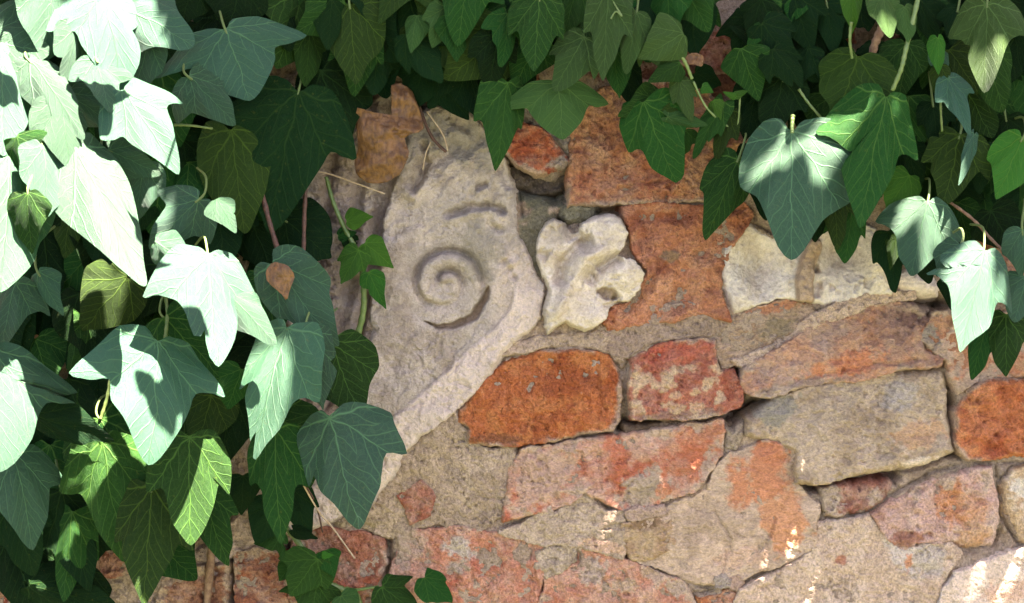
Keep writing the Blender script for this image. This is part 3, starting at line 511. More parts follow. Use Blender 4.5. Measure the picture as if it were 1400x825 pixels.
B("brick", [(130, 745), (205, 738), (212, 785), (128, 790)], 9, dict(cols=[(164, 84, 54), (146, 70, 44)], cs=18), None, rough=3)
B("brick", [(955, 60), (1010, 20), (1075, -10), (1160, -12), (1166, 60), (1090, 78), (1020, 92), (960, 110)], 12, dict(cols=[(158, 92, 62), (140, 76, 50), (174, 112, 82)], cs=24), None, "brown brick seen between dark leaves at the top right", rough=3.5, rs=20)
B("stone", [(1008, 108), (1030, 90), (1072, 72), (1120, 76), (1112, 92), (1070, 98), (1040, 112), (1018, 116)], 20, dict(cols=[(184, 140, 112), (170, 122, 96)], cs=24), M_MORTAR, "pinkish rounded stone edge among the dark top leaves", rough=1.8, edge=11)
B("brick", [(1085, 130), (1140, 118), (1330, 100), (1340, 190), (1250, 215), (1100, 240)], 10, dict(cols=[(176, 100, 66), (160, 82, 50)], cs=24), None, rough=3.5)
B("brick", [(1345, 110), (1430, 100), (1430, 250), (1352, 255)], 10, dict(cols=[(176, 112, 76), (160, 92, 58), (186, 138, 108)], cs=30), None, "ochre brick behind the ivy at the right edge", rough=3.5)
B("stone", [(1228, 268), (1300, 232), (1352, 262), (1350, 300), (1300, 330), (1235, 330)], 9, dict(cols=[(190, 162, 136), (172, 144, 120)], cs=26), M_MORTAR, rough=3, feat=pocks(6, 4, (1240, 250, 1340, 320), 5, 12, 8))
B("brick", [(1355, 268), (1430, 262), (1430, 405), (1320, 400), (1300, 345)], 9, dict(cols=[(180, 118, 84), (164, 96, 62)], cs=26), None, rough=3)
B("brick", [(690, 60), (860, 30), (900, 95), (800, 125), (700, 140)], 8, dict(cols=[(140, 92, 66), (120, 76, 54)], cs=24), None, rough=3)
mortar_bed()
# plain courses hidden behind the ivy and outside the frame, cheap shared bricks
def cheap_brick(k):
    rr = random.Random(k); nx, ny = 6, 4; V = []; F = []
    W_, H_ = 210, 105
    for j in range(ny):
        for i in range(nx):
            ed = i in (0, nx - 1) or j in (0, ny - 1)
            V.append(((i / (nx - 1) - .5) * W_ * S + rr.uniform(-3, 3) * S, (-(0 if ed else 9) + rr.uniform(-2, 2)) * S, (j / (ny - 1) - .5) * H_ * S + rr.uniform(-3, 3) * S))
    for j in range(ny - 1):
        for i in range(nx - 1): a = j * nx + i; F.append((a, a + 1, a + nx + 1, a + nx))
    ring = [i for i in range(nx)] + [nx * j + nx - 1 for j in range(1, ny)] + [nx * (ny - 1) + i for i in range(nx - 2, -1, -1)] + [nx * j for j in range(ny - 2, 0, -1)]
    n0 = len(V)
    for i in ring: V.append((V[i][0], 30 * S, V[i][2]))
    for i in range(len(ring)): j = (i + 1) % len(ring); F.append((ring[j], ring[i], n0 + i, n0 + j))
    c = lin(rr.choice([(178, 112, 78), (164, 92, 62), (186, 140, 110), (170, 150, 126)]))
    me = mesh_np("brick", V, F, None, np.tile(c, (len(V), 1)), smooth=False); me.materials.append(M_BRICK); return me
CHEAP = [cheap_brick(k) for k in range(6)]
for row in range(-11, 16):
    for k in range(-6, 12):
        x = k * 222 + (row % 2) * 111; y = 20 + row * 118 - (x - 700) * .06
        inside = (330 if y > 60 else 300) < x + 110 and x - 110 < 1440 and -20 < y + 60 and y - 60 < 850
        if inside or x < -1150 or x > 2550: continue
        o = bpy.data.objects.new("brick", CHEAP[(row * 5 + k * 3) % 6]); COL.objects.link(o); o.parent = wall
        o.location = WOFF + Vector(((x - 700) * S, -7 * S, (412.5 - y) * S)); o.rotation_euler = (0, math.radians(-3 + R.uniform(-2, 2)), 0)
# ------------------------------------------------------------------ ivy
SHAPES = {
 'tri': [(0, 0), (.11, -.06), (.29, -.07), (.42, .05), (.46, .22), (.475, .49), (.34, .46), (.285, .56), (.22, .74), (.10, .91), (0, 1)],
 'wide': [(0, 0), (.12, -.08), (.33, -.06), (.54, .08), (.73, .34), (.56, .36), (.42, .39), (.36, .52), (.27, .72), (.12, .91), (0, 1)],
 'five': [(0, 0), (.09, -.08), (.30, -.19), (.37, -.03), (.50, .12), (.62, .40), (.42, .38), (.30, .42), (.25, .58), (.13, .84), (0, 1)],
 'heart': [(0, 0), (.12, -.09), (.30, -.09), (.45, .04), (.50, .22), (.46, .42), (.35, .62), (.20, .81), (.08, .94), (0, 1)],
 'blunt': [(0, 0), (.12, -.09), (.32, -.08), (.47, .06), (.53, .26), (.50, .45), (.38, .54), (.27, .70), (.12, .90), (0, 1)],
 'shield': [(0, 0), (.14, -.04), (.36, .02), (.52, .20), (.40, .42), (.24, .68), (.10, .89), (0, 1)],
}
NATW = {k: 2 * max(p[0] for p in v) for k, v in SHAPES.items()}
def outline(shape, rr, n=64):
    def side(sg):
        jx = 1 + rr.uniform(-.16, .16); P = [(sg * x * jx + rr.uniform(-.026, .026) * (0 < i < len(SHAPES[shape]) - 1), y + rr.uniform(-.035, .035) * (0 < i < len(SHAPES[shape]) - 1)) for i, (x, y) in enumerate(SHAPES[shape])]
        return P
    Rr = side(1); Ll = side(-1)[::-1]
    P = Rr + Ll[1:-1]; m = len(P); out = []
    for i in range(m):
        p0, p1, p2, p3 = (np.array(P[(i + q) % m]) for q in (-1, 0, 1, 2))
        for s in range(4):
            t = s / 4
            out.append(.5 * ((2 * p1) + (p2 - p0) * t * .75 + (2 * p0 * 1 - 5 * p1 + 4 * p2 - p3) * 0 + (-2 * p1 + 2 * p2 - 0 * p3) * 0) if False else p1 + (p2 - p1) * t + (.18 * ((p2 - p0) * (t * (1 - t) ** 2) - (p3 - p1) * (t ** 2 * (1 - t))) * 2.2))
    out = np.array(out)
    if rr.random() < .16:
        k0 = rr.randrange(8, len(out) - 8); dq = np.hypot(*(out - out[k0]).T); k = np.clip(1 - dq / rr.uniform(.06, .12), 0, 1)[:, None]
        out = out + (np.array([0, .35]) - out) * k * rr.uniform(.2, .34)
    return out
def leaf_mesh(shape, seed, curl=1.0, w=None):
    rr = random.Random(seed); O = outline(shape, rr)
    c0 = np.array([0, .16]); K = 8; n = len(O); V = [c0]
    rad = [.16, .32, .48, .62, .75, .87, .955, 1.0]
    for q in rad: V += list(c0 + (O - c0) * q)
    V = np.array(V); u, v = V[:, 0], V[:, 1]
    p = [rr.uniform(0, 6.28) for _ in range(6)]
    fold = rr.uniform(-.02, .20) * curl; droop = rr.uniform(.02, .26) * curl
    phi = np.arctan2(u, np.maximum(v, -.2) + 1e-6); A = math.radians(44); pf = np.mod(phi + A / 2, A) - A / 2; r = np.hypot(u, v)
    z = -fold * np.abs(u) * 1.2 - droop * np.clip(v, 0, 2) ** 2 - rr.uniform(0, .5) * curl * u * u
    z = z + .020 * curl * np.sin(4.5 * u + p[0] + 2 * v) + .018 * curl * np.sin(6 * v + p[1] - 3 * u) + rr.uniform(.02, .07) * curl * np.sin(2.3 * v + 3.1 * u + p[2]) * r
    z = z + .040 * r * np.cos(pf / A * 2 * np.pi) * -1           # blade swells between the veins
    rim = (np.arange(len(V)) > n * (K - 3)); z = z + rim * .012 * curl * np.sin(np.arctan2(u, v - .2) * 9 + p[3])
    F3 = [(0, 1 + i, 1 + (i + 1) % n) for i in range(n)]; F4 = []
    for k in range(K - 1):
        a = 1 + k * n; b = a + n
        F4 += [(a + i, b + i, b + (i + 1) % n, a + (i + 1) % n) for i in range(n)]
    wv = (w or NATW[shape]) / NATW[shape]
    X = np.stack([u * wv, v, z * min(1, .5 + .5 * wv)], 1)
    F4 = [f[::-1] for f in F4]; F3 = [f[::-1] for f in F3]
    return mesh_np("leaf", X, F4, F3, None, np.stack([u, v], 1))
def tube_mesh(name, pts, radii, nseg=7):
    P = [Vector(p) for p in pts]; V = []; F = []
    for i, p in enumerate(P):
        T = (P[min(i + 1, len(P) - 1)] - P[max(i - 1, 0)]).normalized()
        a = T.cross(Vector((0, -1, .3))).normalized(); b = T.cross(a); r = radii[i] if hasattr(radii, '__len__') else radii
        for k in range(nseg): t = 2 * math.pi * k / nseg; V.append(p + (a * math.cos(t) + b * math.sin(t)) * r)
    for i in range(len(P) - 1):
        for k in range(nseg): F.append((i * nseg + k, i * nseg + (k + 1) % nseg, (i + 1) * nseg + (k + 1) % nseg, (i + 1) * nseg + k))
    n = len(V); V += [P[0], P[-1]]; F3 = [(n, (k + 1) % nseg, k) for k in range(nseg)] + [(n + 1, (len(P) - 1) * nseg + k, (len(P) - 1) * nseg + (k + 1) % nseg) for k in range(nseg)]
    return mesh_np(name, [tuple(v) for v in V], F, F3)
def curve(pts, n=14):
    out = []; m = len(pts)
    for i in range(m - 1):
        p0, p1, p2, p3 = (Vector(pts[max(0, min(m - 1, i + q))]) for q in (-1, 0, 1, 2))
        for s in range(n if i < m - 2 else n + 1):
            t = s / n
            out.append(.5 * (2 * p1 + (p2 - p0) * t + (2 * p0 - 5 * p1 + 4 * p2 - p3) * t * t + (3 * p1 - p0 - 3 * p2 + p3) * t ** 3))
    return out
def pxcurve(pts, n=10): return curve([at(*p) for p in pts], n)
def frame(b, t, roll):
    V_ = (t - b); L_ = V_.length; V_.normalize(); cdir = (Vector((0, -D, 0)) - b).normalized()
    N0 = (cdir - V_ * cdir.dot(V_))
    N0.normalize(); U0 = V_.cross(N0); side = U0 if U0.x > 0 else -U0
    a = math.radians(roll); N_ = N0 * math.cos(a) + side * math.sin(a); U_ = V_.cross(N_)
    return U_, V_, N_, L_
from mathutils import Matrix
SEED = [100]
def leaf(parent, bx, by, tx, ty, wpx, shape='tri', h=100, lean=.25, roll=None, mat='g', curl=1.0, pet=True):
    SEED[0] += 1; rr = random.Random(SEED[0])
    Lpx = math.hypot(tx - bx, ty - by)
    b = at(bx, by, h); t = at(tx, ty, h + lean * Lpx)
    if roll is None: roll = rr.uniform(-18, 22)
    if roll < 15: roll += rr.uniform(-15, 15)
    U_, V_, N_, L_ = frame(b, t, roll)
    wf = wpx / Lpx / max(.35, math.cos(math.radians(roll))) * (Lpx * S / L_) * (D - h * S) / D
    me = leaf_mesh(shape, SEED[0], curl, wf); me.materials.append(LM[mat])
    o = bpy.data.objects.new("leaf", me); COL.objects.link(o); o.parent = parent
    M = Matrix((U_, V_, N_)).transposed().to_4x4(); M = Matrix.Translation(b - parent.location) @ M @ Matrix.Scale(L_, 4)
    o.matrix_local = M
    if pet and wpx > 48 and rr.random() < .55:
        inv = (Matrix.Translation(parent.location) @ M).inverted()
        up = Vector((rr.uniform(-.35, .35), rr.uniform(.15, .6), 1)).normalized(); ln = rr.uniform(40, 80) * S
        pts = curve([b + V_ * .004 - N_ * .0006, b - V_ * .006 - N_ * .001, b - V_ * .008 + up * ln * .35 - N_ * .008, b + up * ln * .8 - N_ * .03], 5)
        pm = tube_mesh("petiole", [inv @ p for p in pts], 1.6 * S / L_, 6); pm.materials.append(M_PET)
        po = bpy.data.objects.new("petiole", pm); COL.objects.link(po); po.parent = o
    return o
def ivy(label, loc): return empty("ivy", loc, label, "ivy", None)
left = ivy("dense mass of big ivy leaves filling the left, its outer leaves sunlit white", (-.3, -.02, -.3))
topi = ivy("ivy hanging from the top middle with shaded green pointed leaves over the ochre brick", (0.05, -.02, .25))
right = ivy("ivy hanging from the upper right with a broad heart leaf and one sunlit leaf", (.36, -.02, .2))
# ---- left mass, (base, tip, width, shape, height, lean, roll, material)
LEFT = [
 # sunlit top left
 (140, -18, 176, 112, 150, 'wide', 218, .40, 22, 'b'), (150, 0, 262, 56, 130, 'blunt', 205, .15, 15, 'b'), (72, -30, 70, 75, 84, 'heart', 228, .35, 22, 'b'),
 (-22, 55, 62, 66, 120, 'blunt', 245, .2, 20, 'b'), (2, 60, 12, 205, 115, 'blunt', 256, .4, 25, 'b'), (106, 36, 90, 116, 46, 'heart', 235, .3, 30, 'b'),
 (132, 80, 152, 150, 92, 'wide', 250, .4, 22, 'b'), (40, 82, 112, 172, 70, 'heart', 258, .4, 20, 'b'), (90, 128, 165, 176, 60, 'blunt', 215, .1, 0, 'b'),
 (168, 124, 245, 219, 104, 'wide', 258, .35, 22, 'b'), (82, 138, 100, 222, 76, 'blunt', 276, .35, 22, 'b'), (22, 188, 44, 240, 84, 'wide', 300, .1, -15, 'g'),
 (14, 208, 10, 392, 150, 'blunt', 292, .40, 25, 'b'), (58, 200, 70, 292, 72, 'heart', 296, .4, 25, 'b'), (104, 200, 199, 376, 100, 'heart', 285, .45, 22, 'b'),
 (196, 228, 186, 300, 70, 'blunt', 215, .1, -10, 'b'), (272, 272, 204, 340, 104, 'wide', 238, .12, 5, 'b'), (296, 272, 324, 314, 44, 'shield', 248, .3, 22, 'b'),
 (148, 205, 216, 236, 64, 'blunt', 235, .1, -10, 'b'), (38, 264, 38, 347, 66, 'shield', 330, .05, -25, 'g'), (100, 274, 84, 350, 56, 'heart', 120, .2, -10, 'o'),
 (22, 384, -2, 470, 105, 'wide', 225, .15, -12, 'b'), (52, 372, 80, 432, 52, 'shield', 220, .1, -10, 'b'),
 # dark upper part
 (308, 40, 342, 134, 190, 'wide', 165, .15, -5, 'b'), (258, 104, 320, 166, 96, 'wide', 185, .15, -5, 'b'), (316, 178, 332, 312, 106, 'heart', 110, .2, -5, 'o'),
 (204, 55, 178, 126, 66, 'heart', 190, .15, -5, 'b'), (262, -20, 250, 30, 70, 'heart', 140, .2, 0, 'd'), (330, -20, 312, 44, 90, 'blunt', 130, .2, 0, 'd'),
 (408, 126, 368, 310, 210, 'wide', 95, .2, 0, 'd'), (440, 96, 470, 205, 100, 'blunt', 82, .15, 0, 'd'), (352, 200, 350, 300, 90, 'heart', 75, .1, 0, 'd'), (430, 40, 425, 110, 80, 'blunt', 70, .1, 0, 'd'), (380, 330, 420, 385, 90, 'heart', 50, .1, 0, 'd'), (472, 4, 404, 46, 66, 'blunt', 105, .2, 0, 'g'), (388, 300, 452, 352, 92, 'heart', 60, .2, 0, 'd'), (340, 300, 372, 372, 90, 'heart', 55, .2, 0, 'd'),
 # middle, big sunlit ones
 (284, 346, 300, 500, 182, 'wide', 268, .45, 22, 'b'), (212, 330, 270, 372, 62, 'shield', 262, .2, 10, 'b'), (218, 464, 218, 621, 194, 'wide', 282, .45, 22, 'b'), (225, 434, 298, 515, 118, 'blunt', 175, .15, -8, 'g'),
 (174, 380, 112, 452, 104, 'heart', 150, .12, -8, 'o'), (160, 290, 150, 395, 78, 'blunt', 115, .15, -8, 'd'), (-12, 476, 8, 628, 240, 'wide', 290, .45, 20, 'b'), (108, 400, 140, 500, 80, 'blunt', 110, .2, -8, 'd'),
 # lower left
 (44, 566, 150, 608, 54, 'heart', 205, .1, -12, 'd'), (136, 572, 200, 690, 140, 'blunt', 150, .2, -5, 'g'), (140, 604, 164, 764, 148, 'wide', 185, .22, -5, 'g'), (207, 666, 194, 828, 112, 'tri', 215, .22, -5, 'o'),
 (257, 597, 266, 742, 104, 'tri', 236, .30, 8, 'g'), (272, 664, 312, 770, 76, 'tri', 165, .2, -5, 'g'), (18, 622, 52, 742, 118, 'wide', 215, .25, 0, 'b'), (84, 668, 126, 806, 84, 'tri', 125, .2, -5, 'd'), (100, 700, 82, 822, 66, 'tri', 135, .2, -5, 'g'),
 (12, 690, 46, 784, 84, 'tri', 140, .2, -5, 'd'), (290, 540, 268, 612, 74, 'heart', 120, .15, -5, 'o'), (320, 540, 300, 640, 80, 'blunt', 110, .15, -5, 'd'), (332, 650, 330, 704, 60, 'shield', 110, .15, -5, 'd'),
 (40, 800, 160, 832, 70, 'blunt', 120, .1, -5, 'd'), (120, 780, 70, 850, 80, 'blunt', 100, .1, -5, 'd'),
 # the edge towards the wall
 (372, 360, 458, 472, 86, 'blunt', 185, .12, -8, 'b'), (392, 448, 338, 620, 104, 'tri', 222, .25, -12, 'b'), (452, 470, 492, 568, 112, 'blunt', 160, .2, 0, 'g'), (420, 452, 440, 560, 70, 'heart', 200, .2, 5, 'b'),
 (450, 568, 488, 722, 142, 'tri', 205, .25, 0, 'b'), (374, 586, 378, 742, 88, 'tri', 180, .22, -4, 'g'), (400, 670, 420, 738, 56, 'tri', 60, .1, 0, 'd'), (378, 690, 352, 745, 62, 'heart', 90, .1, 0, 'd'), (470, 480, 512, 490, 22, 'shield', 90, .1, 0, 'n'),
 (330, 505, 312, 560, 60, 'heart', 175, .1, 0, 'g'), (312, 402, 378, 462, 60, 'shield', 255, .25, 20, 'b'),
]
TOP = [
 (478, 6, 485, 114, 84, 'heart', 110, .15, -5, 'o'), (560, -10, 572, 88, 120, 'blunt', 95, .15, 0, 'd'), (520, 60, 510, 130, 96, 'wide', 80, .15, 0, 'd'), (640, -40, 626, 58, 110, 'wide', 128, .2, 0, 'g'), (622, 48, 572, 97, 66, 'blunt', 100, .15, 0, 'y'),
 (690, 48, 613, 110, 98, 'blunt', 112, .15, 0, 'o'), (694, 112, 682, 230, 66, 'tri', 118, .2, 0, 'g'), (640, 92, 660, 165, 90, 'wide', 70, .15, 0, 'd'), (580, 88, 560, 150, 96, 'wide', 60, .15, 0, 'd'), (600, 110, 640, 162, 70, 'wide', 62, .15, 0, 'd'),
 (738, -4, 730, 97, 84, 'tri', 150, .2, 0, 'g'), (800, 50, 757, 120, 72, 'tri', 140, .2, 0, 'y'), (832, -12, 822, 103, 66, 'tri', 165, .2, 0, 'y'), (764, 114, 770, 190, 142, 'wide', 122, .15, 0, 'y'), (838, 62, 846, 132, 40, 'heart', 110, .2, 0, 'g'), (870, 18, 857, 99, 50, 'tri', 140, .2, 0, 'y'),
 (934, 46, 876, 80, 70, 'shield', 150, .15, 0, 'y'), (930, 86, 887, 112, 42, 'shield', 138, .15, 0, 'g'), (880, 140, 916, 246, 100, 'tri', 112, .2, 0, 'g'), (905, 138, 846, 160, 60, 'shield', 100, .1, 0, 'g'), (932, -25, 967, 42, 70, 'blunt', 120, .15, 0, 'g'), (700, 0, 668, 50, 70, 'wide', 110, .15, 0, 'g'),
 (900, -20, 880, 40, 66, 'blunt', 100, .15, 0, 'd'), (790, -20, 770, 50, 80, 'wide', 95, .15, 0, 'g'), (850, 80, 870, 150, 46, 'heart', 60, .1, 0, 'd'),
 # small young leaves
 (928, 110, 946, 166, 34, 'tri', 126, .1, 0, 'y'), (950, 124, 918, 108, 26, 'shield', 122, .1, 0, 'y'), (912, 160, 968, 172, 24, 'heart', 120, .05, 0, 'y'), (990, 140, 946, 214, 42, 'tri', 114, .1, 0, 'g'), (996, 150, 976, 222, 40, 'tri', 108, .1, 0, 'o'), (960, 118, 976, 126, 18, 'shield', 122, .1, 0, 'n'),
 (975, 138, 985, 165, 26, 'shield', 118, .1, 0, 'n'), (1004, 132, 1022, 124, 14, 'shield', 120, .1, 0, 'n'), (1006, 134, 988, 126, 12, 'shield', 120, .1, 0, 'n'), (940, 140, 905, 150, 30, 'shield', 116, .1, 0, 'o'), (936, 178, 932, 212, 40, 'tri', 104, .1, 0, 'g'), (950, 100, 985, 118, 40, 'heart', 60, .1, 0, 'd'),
]
RIGHT = [
 (1010, 216, 968, 322, 74, 'blunt', 128, .2, 0, 'g'), (1083, 178, 1082, 350, 148, 'blunt', 172, .28, 4, 'b'), (1034, 122, 1020, 190, 60, 'heart', 90, .2, 0, 'd'), (1090, 26, 1102, 112, 124, 'wide', 80, .15, 0, 'd'), (1072, 106, 1050, 182, 88, 'tri', 112, .2, 0, 'd'), (1100, 100, 1130, 78, 44, 'shield', 108, .1, 0, 'd'),
 (1172, 77, 1142, 158, 112, 'heart', 140, .2, 0, 'o'), (1210, 134, 1178, 310, 140, 'wide', 172, .25, 0, 'g'), (1166, -14, 1168, 44, 28, 'heart', 165, .1, 0, 'n'), (1350, 4, 1343, 122, 118, 'wide', 195, .22, -5, 'y'), (1340, 52, 1372, 152, 80, 'blunt', 130, .2, 0, 'g'), (1296, 106, 1330, 178, 52, 'wide', 165, .4, 22, 'b'),
 (1312, 184, 1290, 278, 92, 'tri', 140, .2, 0, 'o'), (1346, 200, 1342, 262, 48, 'blunt', 110, .2, 0, 'd'), (1398, 188, 1362, 270, 72, 'blunt', 160, .2, 0, 'n'), (1332, 184, 1316, 250, 20, 'heart', 160, .4, 22, 'b'), (1268, 276, 1245, 377, 122, 'wide', 160, .22, -5, 'b'), (1354, 288, 1388, 345, 78, 'heart', 140, .1, -5, 'd'),
 (1140, 250, 1145, 340, 52, 'tri', 138, .2, 0, 'o'), (1166, 282, 1155, 360, 54, 'tri', 126, .2, 0, 'g'), (1180, 232, 1172, 300, 60, 'tri', 118, .2, 0, 'g'), (1120, 262, 1116, 330, 56, 'tri', 110, .2, 0, 'd'), (1215, 316, 1226, 399, 46, 'tri', 108, .2, 0, 'd'), (1226, 322, 1216, 368, 30, 'shield', 122, .2, 0, 'o'), (1262, 338, 1270, 388, 64, 'wide', 104, .2, 0, 'd'),
 (1345, 343, 1322, 476, 128, 'wide', 232, .42, 24, 'b'), (1312, 336, 1288, 384, 64, 'blunt', 222, .1, -5, 'b'), (1350, 438, 1330, 518, 50, 'tri', 175, .2, 0, 'g'), (1376, 430, 1376, 514, 66, 'tri', 185, .2, 0, 'g'), (1402, 380, 1388, 440, 60, 'tri', 200, .2, 0, 'b'), (1300, 378, 1300, 424, 44, 'shield', 150, .2, 0, 'd'), (1398, 315, 1400, 380, 50, 'blunt', 205, .1, 0, 'b'),
 (1240, 60, 1232, 130, 70, 'blunt', 110, .2, 0, 'g'), (1282, 70, 1292, 100, 30, 'heart', 150, .3, 20, 'b'), (1206, -10, 1218, 50, 40, 'heart', 190, .3, 20, 'y'), (1236, 10, 1244, 56, 30, 'heart', 188, .3, 20, 'y'), (1285, 90, 1278, 128, 30, 'heart', 160, .1, 0, 'o'), (1282, 52, 1286, 100, 24, 'heart', 176, .1, 0, 'n'),
 (1240, 195, 1256, 262, 54, 'tri', 110, .2, 0, 'd'), (1244, 240, 1215, 285, 48, 'heart', 115, .2, 0, 'n'), (1030, 200, 1046, 300, 60, 'tri', 105, .2, 0, 'd'), (1045, 10, 1060, 60, 60, 'blunt', 70, .1, 0, 'd'), (1130, 5, 1140, 70, 70, 'wide', 100, .1, 0, 'd'), (1200, 60, 1190, 110, 50, 'wide', 100, .1, 0, 'd'), (1260, -10, 1268, 60, 70, 'wide', 110, .1, 0, 'g'),
 (1310, 10, 1300, 60, 60, 'wide', 140, .1, 0, 'd'), (1320, 120, 1352, 190, 70, 'tri', 110, .1, 0, 'g'), (1275, 140, 1282, 200, 50, 'tri', 120, .1, 0, 'd'), (1370, 285, 1392, 240, 40, 'shield', 120, .1, 0, 'd'), (1375, 160, 1384, 215, 60, 'tri', 100, .1, 0, 'd'),
]
for par, lst in ((left, LEFT), (topi, TOP), (right, RIGHT)):
    for a in lst: leaf(par, *a)
rq = random.Random(21)
for x, y, h_, L_ in [(40, -118, 330, 80), (185, -120, 330, 78), (20, -160, 420, 90), (330, -150, 420, 80), (400, -140, 470, 88)]:  # unseen leaves added above the frame to cast shadows on the left ivy
    leaf(left, x, y, x + rq.uniform(-25, 25), y + L_, L_ * rq.uniform(.8, 1.1), rq.choice(['tri', 'wide', 'blunt']), h_, .3, rq.uniform(-10, 14), 'b')
for par, n, x0, x1, y0, y1, h0, h1, mats in ((topi, 34, 560, 960, -40, 52, 70, 128, 'yygogd'), (right, 30, 980, 1400, -50, 70, 60, 130, 'dgdgod'), (left, 14, 250, 560, -50, 60, 70, 120, 'dgdo'), (right, 12, 1130, 1330, 120, 300, 70, 105, 'dgo')):
    for _ in range(n):
        x = rq.uniform(x0, x1); y = rq.uniform(y0, y1); L_ = rq.uniform(48, 82); a_ = rq.gauss(0, .45)
        if 905 < x < 1010 and y > 0: continue
        leaf(par, x, y, x + L_ * math.sin(a_), y + L_ * math.cos(a_), L_ * rq.uniform(.7, 1.05), rq.choice(['tri', 'tri', 'wide', 'five', 'shield']), rq.uniform(h0, h1), rq.uniform(.05, .3), rq.uniform(-20, 14), rq.choice(mats), pet=False)
# ---- filler leaves deep in the masses: shared meshes
FILL = []
for i, s in enumerate(['wide', 'tri', 'blunt', 'heart', 'wide', 'tri', 'blunt', 'five']):
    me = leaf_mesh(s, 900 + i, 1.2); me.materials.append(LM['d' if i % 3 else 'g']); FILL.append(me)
ZL = [(-60, -60), (440, -60), (455, 60), (420, 200), (350, 270), (420, 360), (430, 480), (410, 600), (330, 700), (240, 720), (200, 850), (-60, 850)]
ZT = [(420, -60), (980, -60), (940, 60), (860, 80), (760, 70), (680, 90), (620, 110), (440, 80)]
ZR = [(1080, -60), (1460, -60), (1460, 200), (1400, 330), (1300, 310), (1220, 300), (1140, 250), (1060, 220), (1030, 120)]
GAP = [(60, 740, 45), (165, 765, 30), (1375, 120, 25), (1380, 240, 30), (1300, 245, 25), (1120, 130, 18), (385, 110, 45), (415, 290, 25)]
def fill(par, zone, n, seed, h0, h1):
    rr = random.Random(seed); P = np.array(zone); k = 0
    while k < n:
        x = rr.uniform(P[:, 0].min(), P[:, 0].max()); y = rr.uniform(P[:, 1].min(), P[:, 1].max())
        if sdist(np.array([x]), np.array([y]), zone)[0] < 22 or any(math.hypot(x - a, y - b) < r for a, b, r in GAP): continue
        k += 1; h = rr.uniform(h0, h1); L_ = rr.uniform(70, 120); an = rr.gauss(0, .55)
        b = at(x, y - L_ * .4, h); t = at(x + L_ * math.sin(an), y - L_ * .4 + L_ * math.cos(an), h + L_ * rr.uniform(0, .4))
        U_, V_, N_, LL = frame(b, t, rr.uniform(-30, 30))
        o = bpy.data.objects.new("leaf", FILL[rr.randrange(8)]); COL.objects.link(o); o.parent = par
        o.matrix_local = Matrix.Translation(b - par.location) @ Matrix((U_, V_, N_)).transposed().to_4x4() @ Matrix.Scale(LL, 4)
fill(left, ZL, 130, 1, 25, 100); fill(topi, ZT, 40, 2, 25, 70); fill(right, ZR, 46, 3, 25, 80)
# ---- stems
def stem(par, pts, r0, r1, mat, name="stem"):
    P = pxcurve(pts); n = len(P); me = tube_mesh(name, [p - par.location for p in P], [(r0 + (r1 - r0) * i / (n - 1)) * S * (1 + .12 * math.sin(i * 1.7)) for i in range(n)], 8)
    return new_obj(name, me, par, mat)
for pts, a, b, m in [([(415, -60, 40), (412, 120, 60), (418, 230, 78), (416, 300, 80), (415, 370, 74)], 3.2, 2.6, M_REDSTEM), ([(352, 240, 100), (366, 295, 100), (384, 356, 96)], 4, 3, M_REDSTEM), ([(120, -60, 20), (150, 200, 30), (110, 500, 30), (140, 860, 20)], 9, 5, M_STEM),
                     ([(300, -60, 18), (270, 250, 22), (300, 550, 26), (280, 860, 14)], 8, 5, M_STEM), ([(372, -10, 60), (376, 14, 64), (371, 40, 60)], 2.5, 2, M_REDSTEM), ([(225, 400, 150), (229, 428, 172), (226, 462, 190)], 2.4, 2.2, M_PET), ([(152, 512, 150), (146, 545, 150), (137, 574, 152)], 2.4, 2.2, M_PET), ([(238, 171, 150), (262, 172, 150), (290, 176, 130)], 2, 1.6, M_PET)]:
    stem(left, pts, a, b, m)
for pts, a, b, m in [([(600, -60, 14), (660, 40, 20), (760, 60, 24), (860, 60, 30), (940, 90, 60)], 7, 3, M_STEM), ([(930, 74, 140), (938, 88, 136), (946, 108, 128)], 2.6, 2.2, M_PET), ([(948, 112, 126), (968, 150, 118), (1004, 180, 108)], 1.6, 1.3, M_PET), ([(1012, 128, 118), (1010, 160, 112), (1006, 185, 106)], 1.4, 1.1, M_PET), ([(835, 26, 168), (842, 16, 170), (850, 22, 172), (844, 12, 170), (838, 2, 165)], 1.3, 1.0, M_PET)]:
    stem(topi, pts, a, b, m)
for pts, a, b, m in [([(1222, 8, 120), (1208, 34, 122), (1197, 58, 120), (1190, 84, 112)], 6.2, 5, M_STEM), ([(1262, -30, 190), (1250, 20, 192), (1238, 70, 190), (1232, 95, 188), (1220, 124, 180)], 3.4, 2.8, M_PET), ([(1164, 30, 164), (1162, 55, 160), (1165, 80, 150)], 2.4, 1.8, M_PET), ([(1092, 122, 118), (1106, 142, 120), (1125, 164, 116)], 2, 1.8, M_PET), ([(1084, 158, 168), (1083, 172, 172), (1083, 182, 174)], 3, 2.2, M_PET),
                     ([(1296, 275, 130), (1330, 300, 140), (1358, 330, 150), (1400, 370, 190)], 2.2, 2, M_STEM), ([(1386, 338, 150), (1396, 356, 170), (1400, 372, 190)], 2, 1.6, M_PET), ([(1200, -60, 14), (1240, 120, 20), (1330, 260, 24), (1390, 420, 26)], 8, 4, M_STEM), ([(1288, 98, 150), (1286, 140, 150), (1288, 180, 140)], 1.8, 1.5, M_PET)]:
    stem(right, pts, a, b, m)
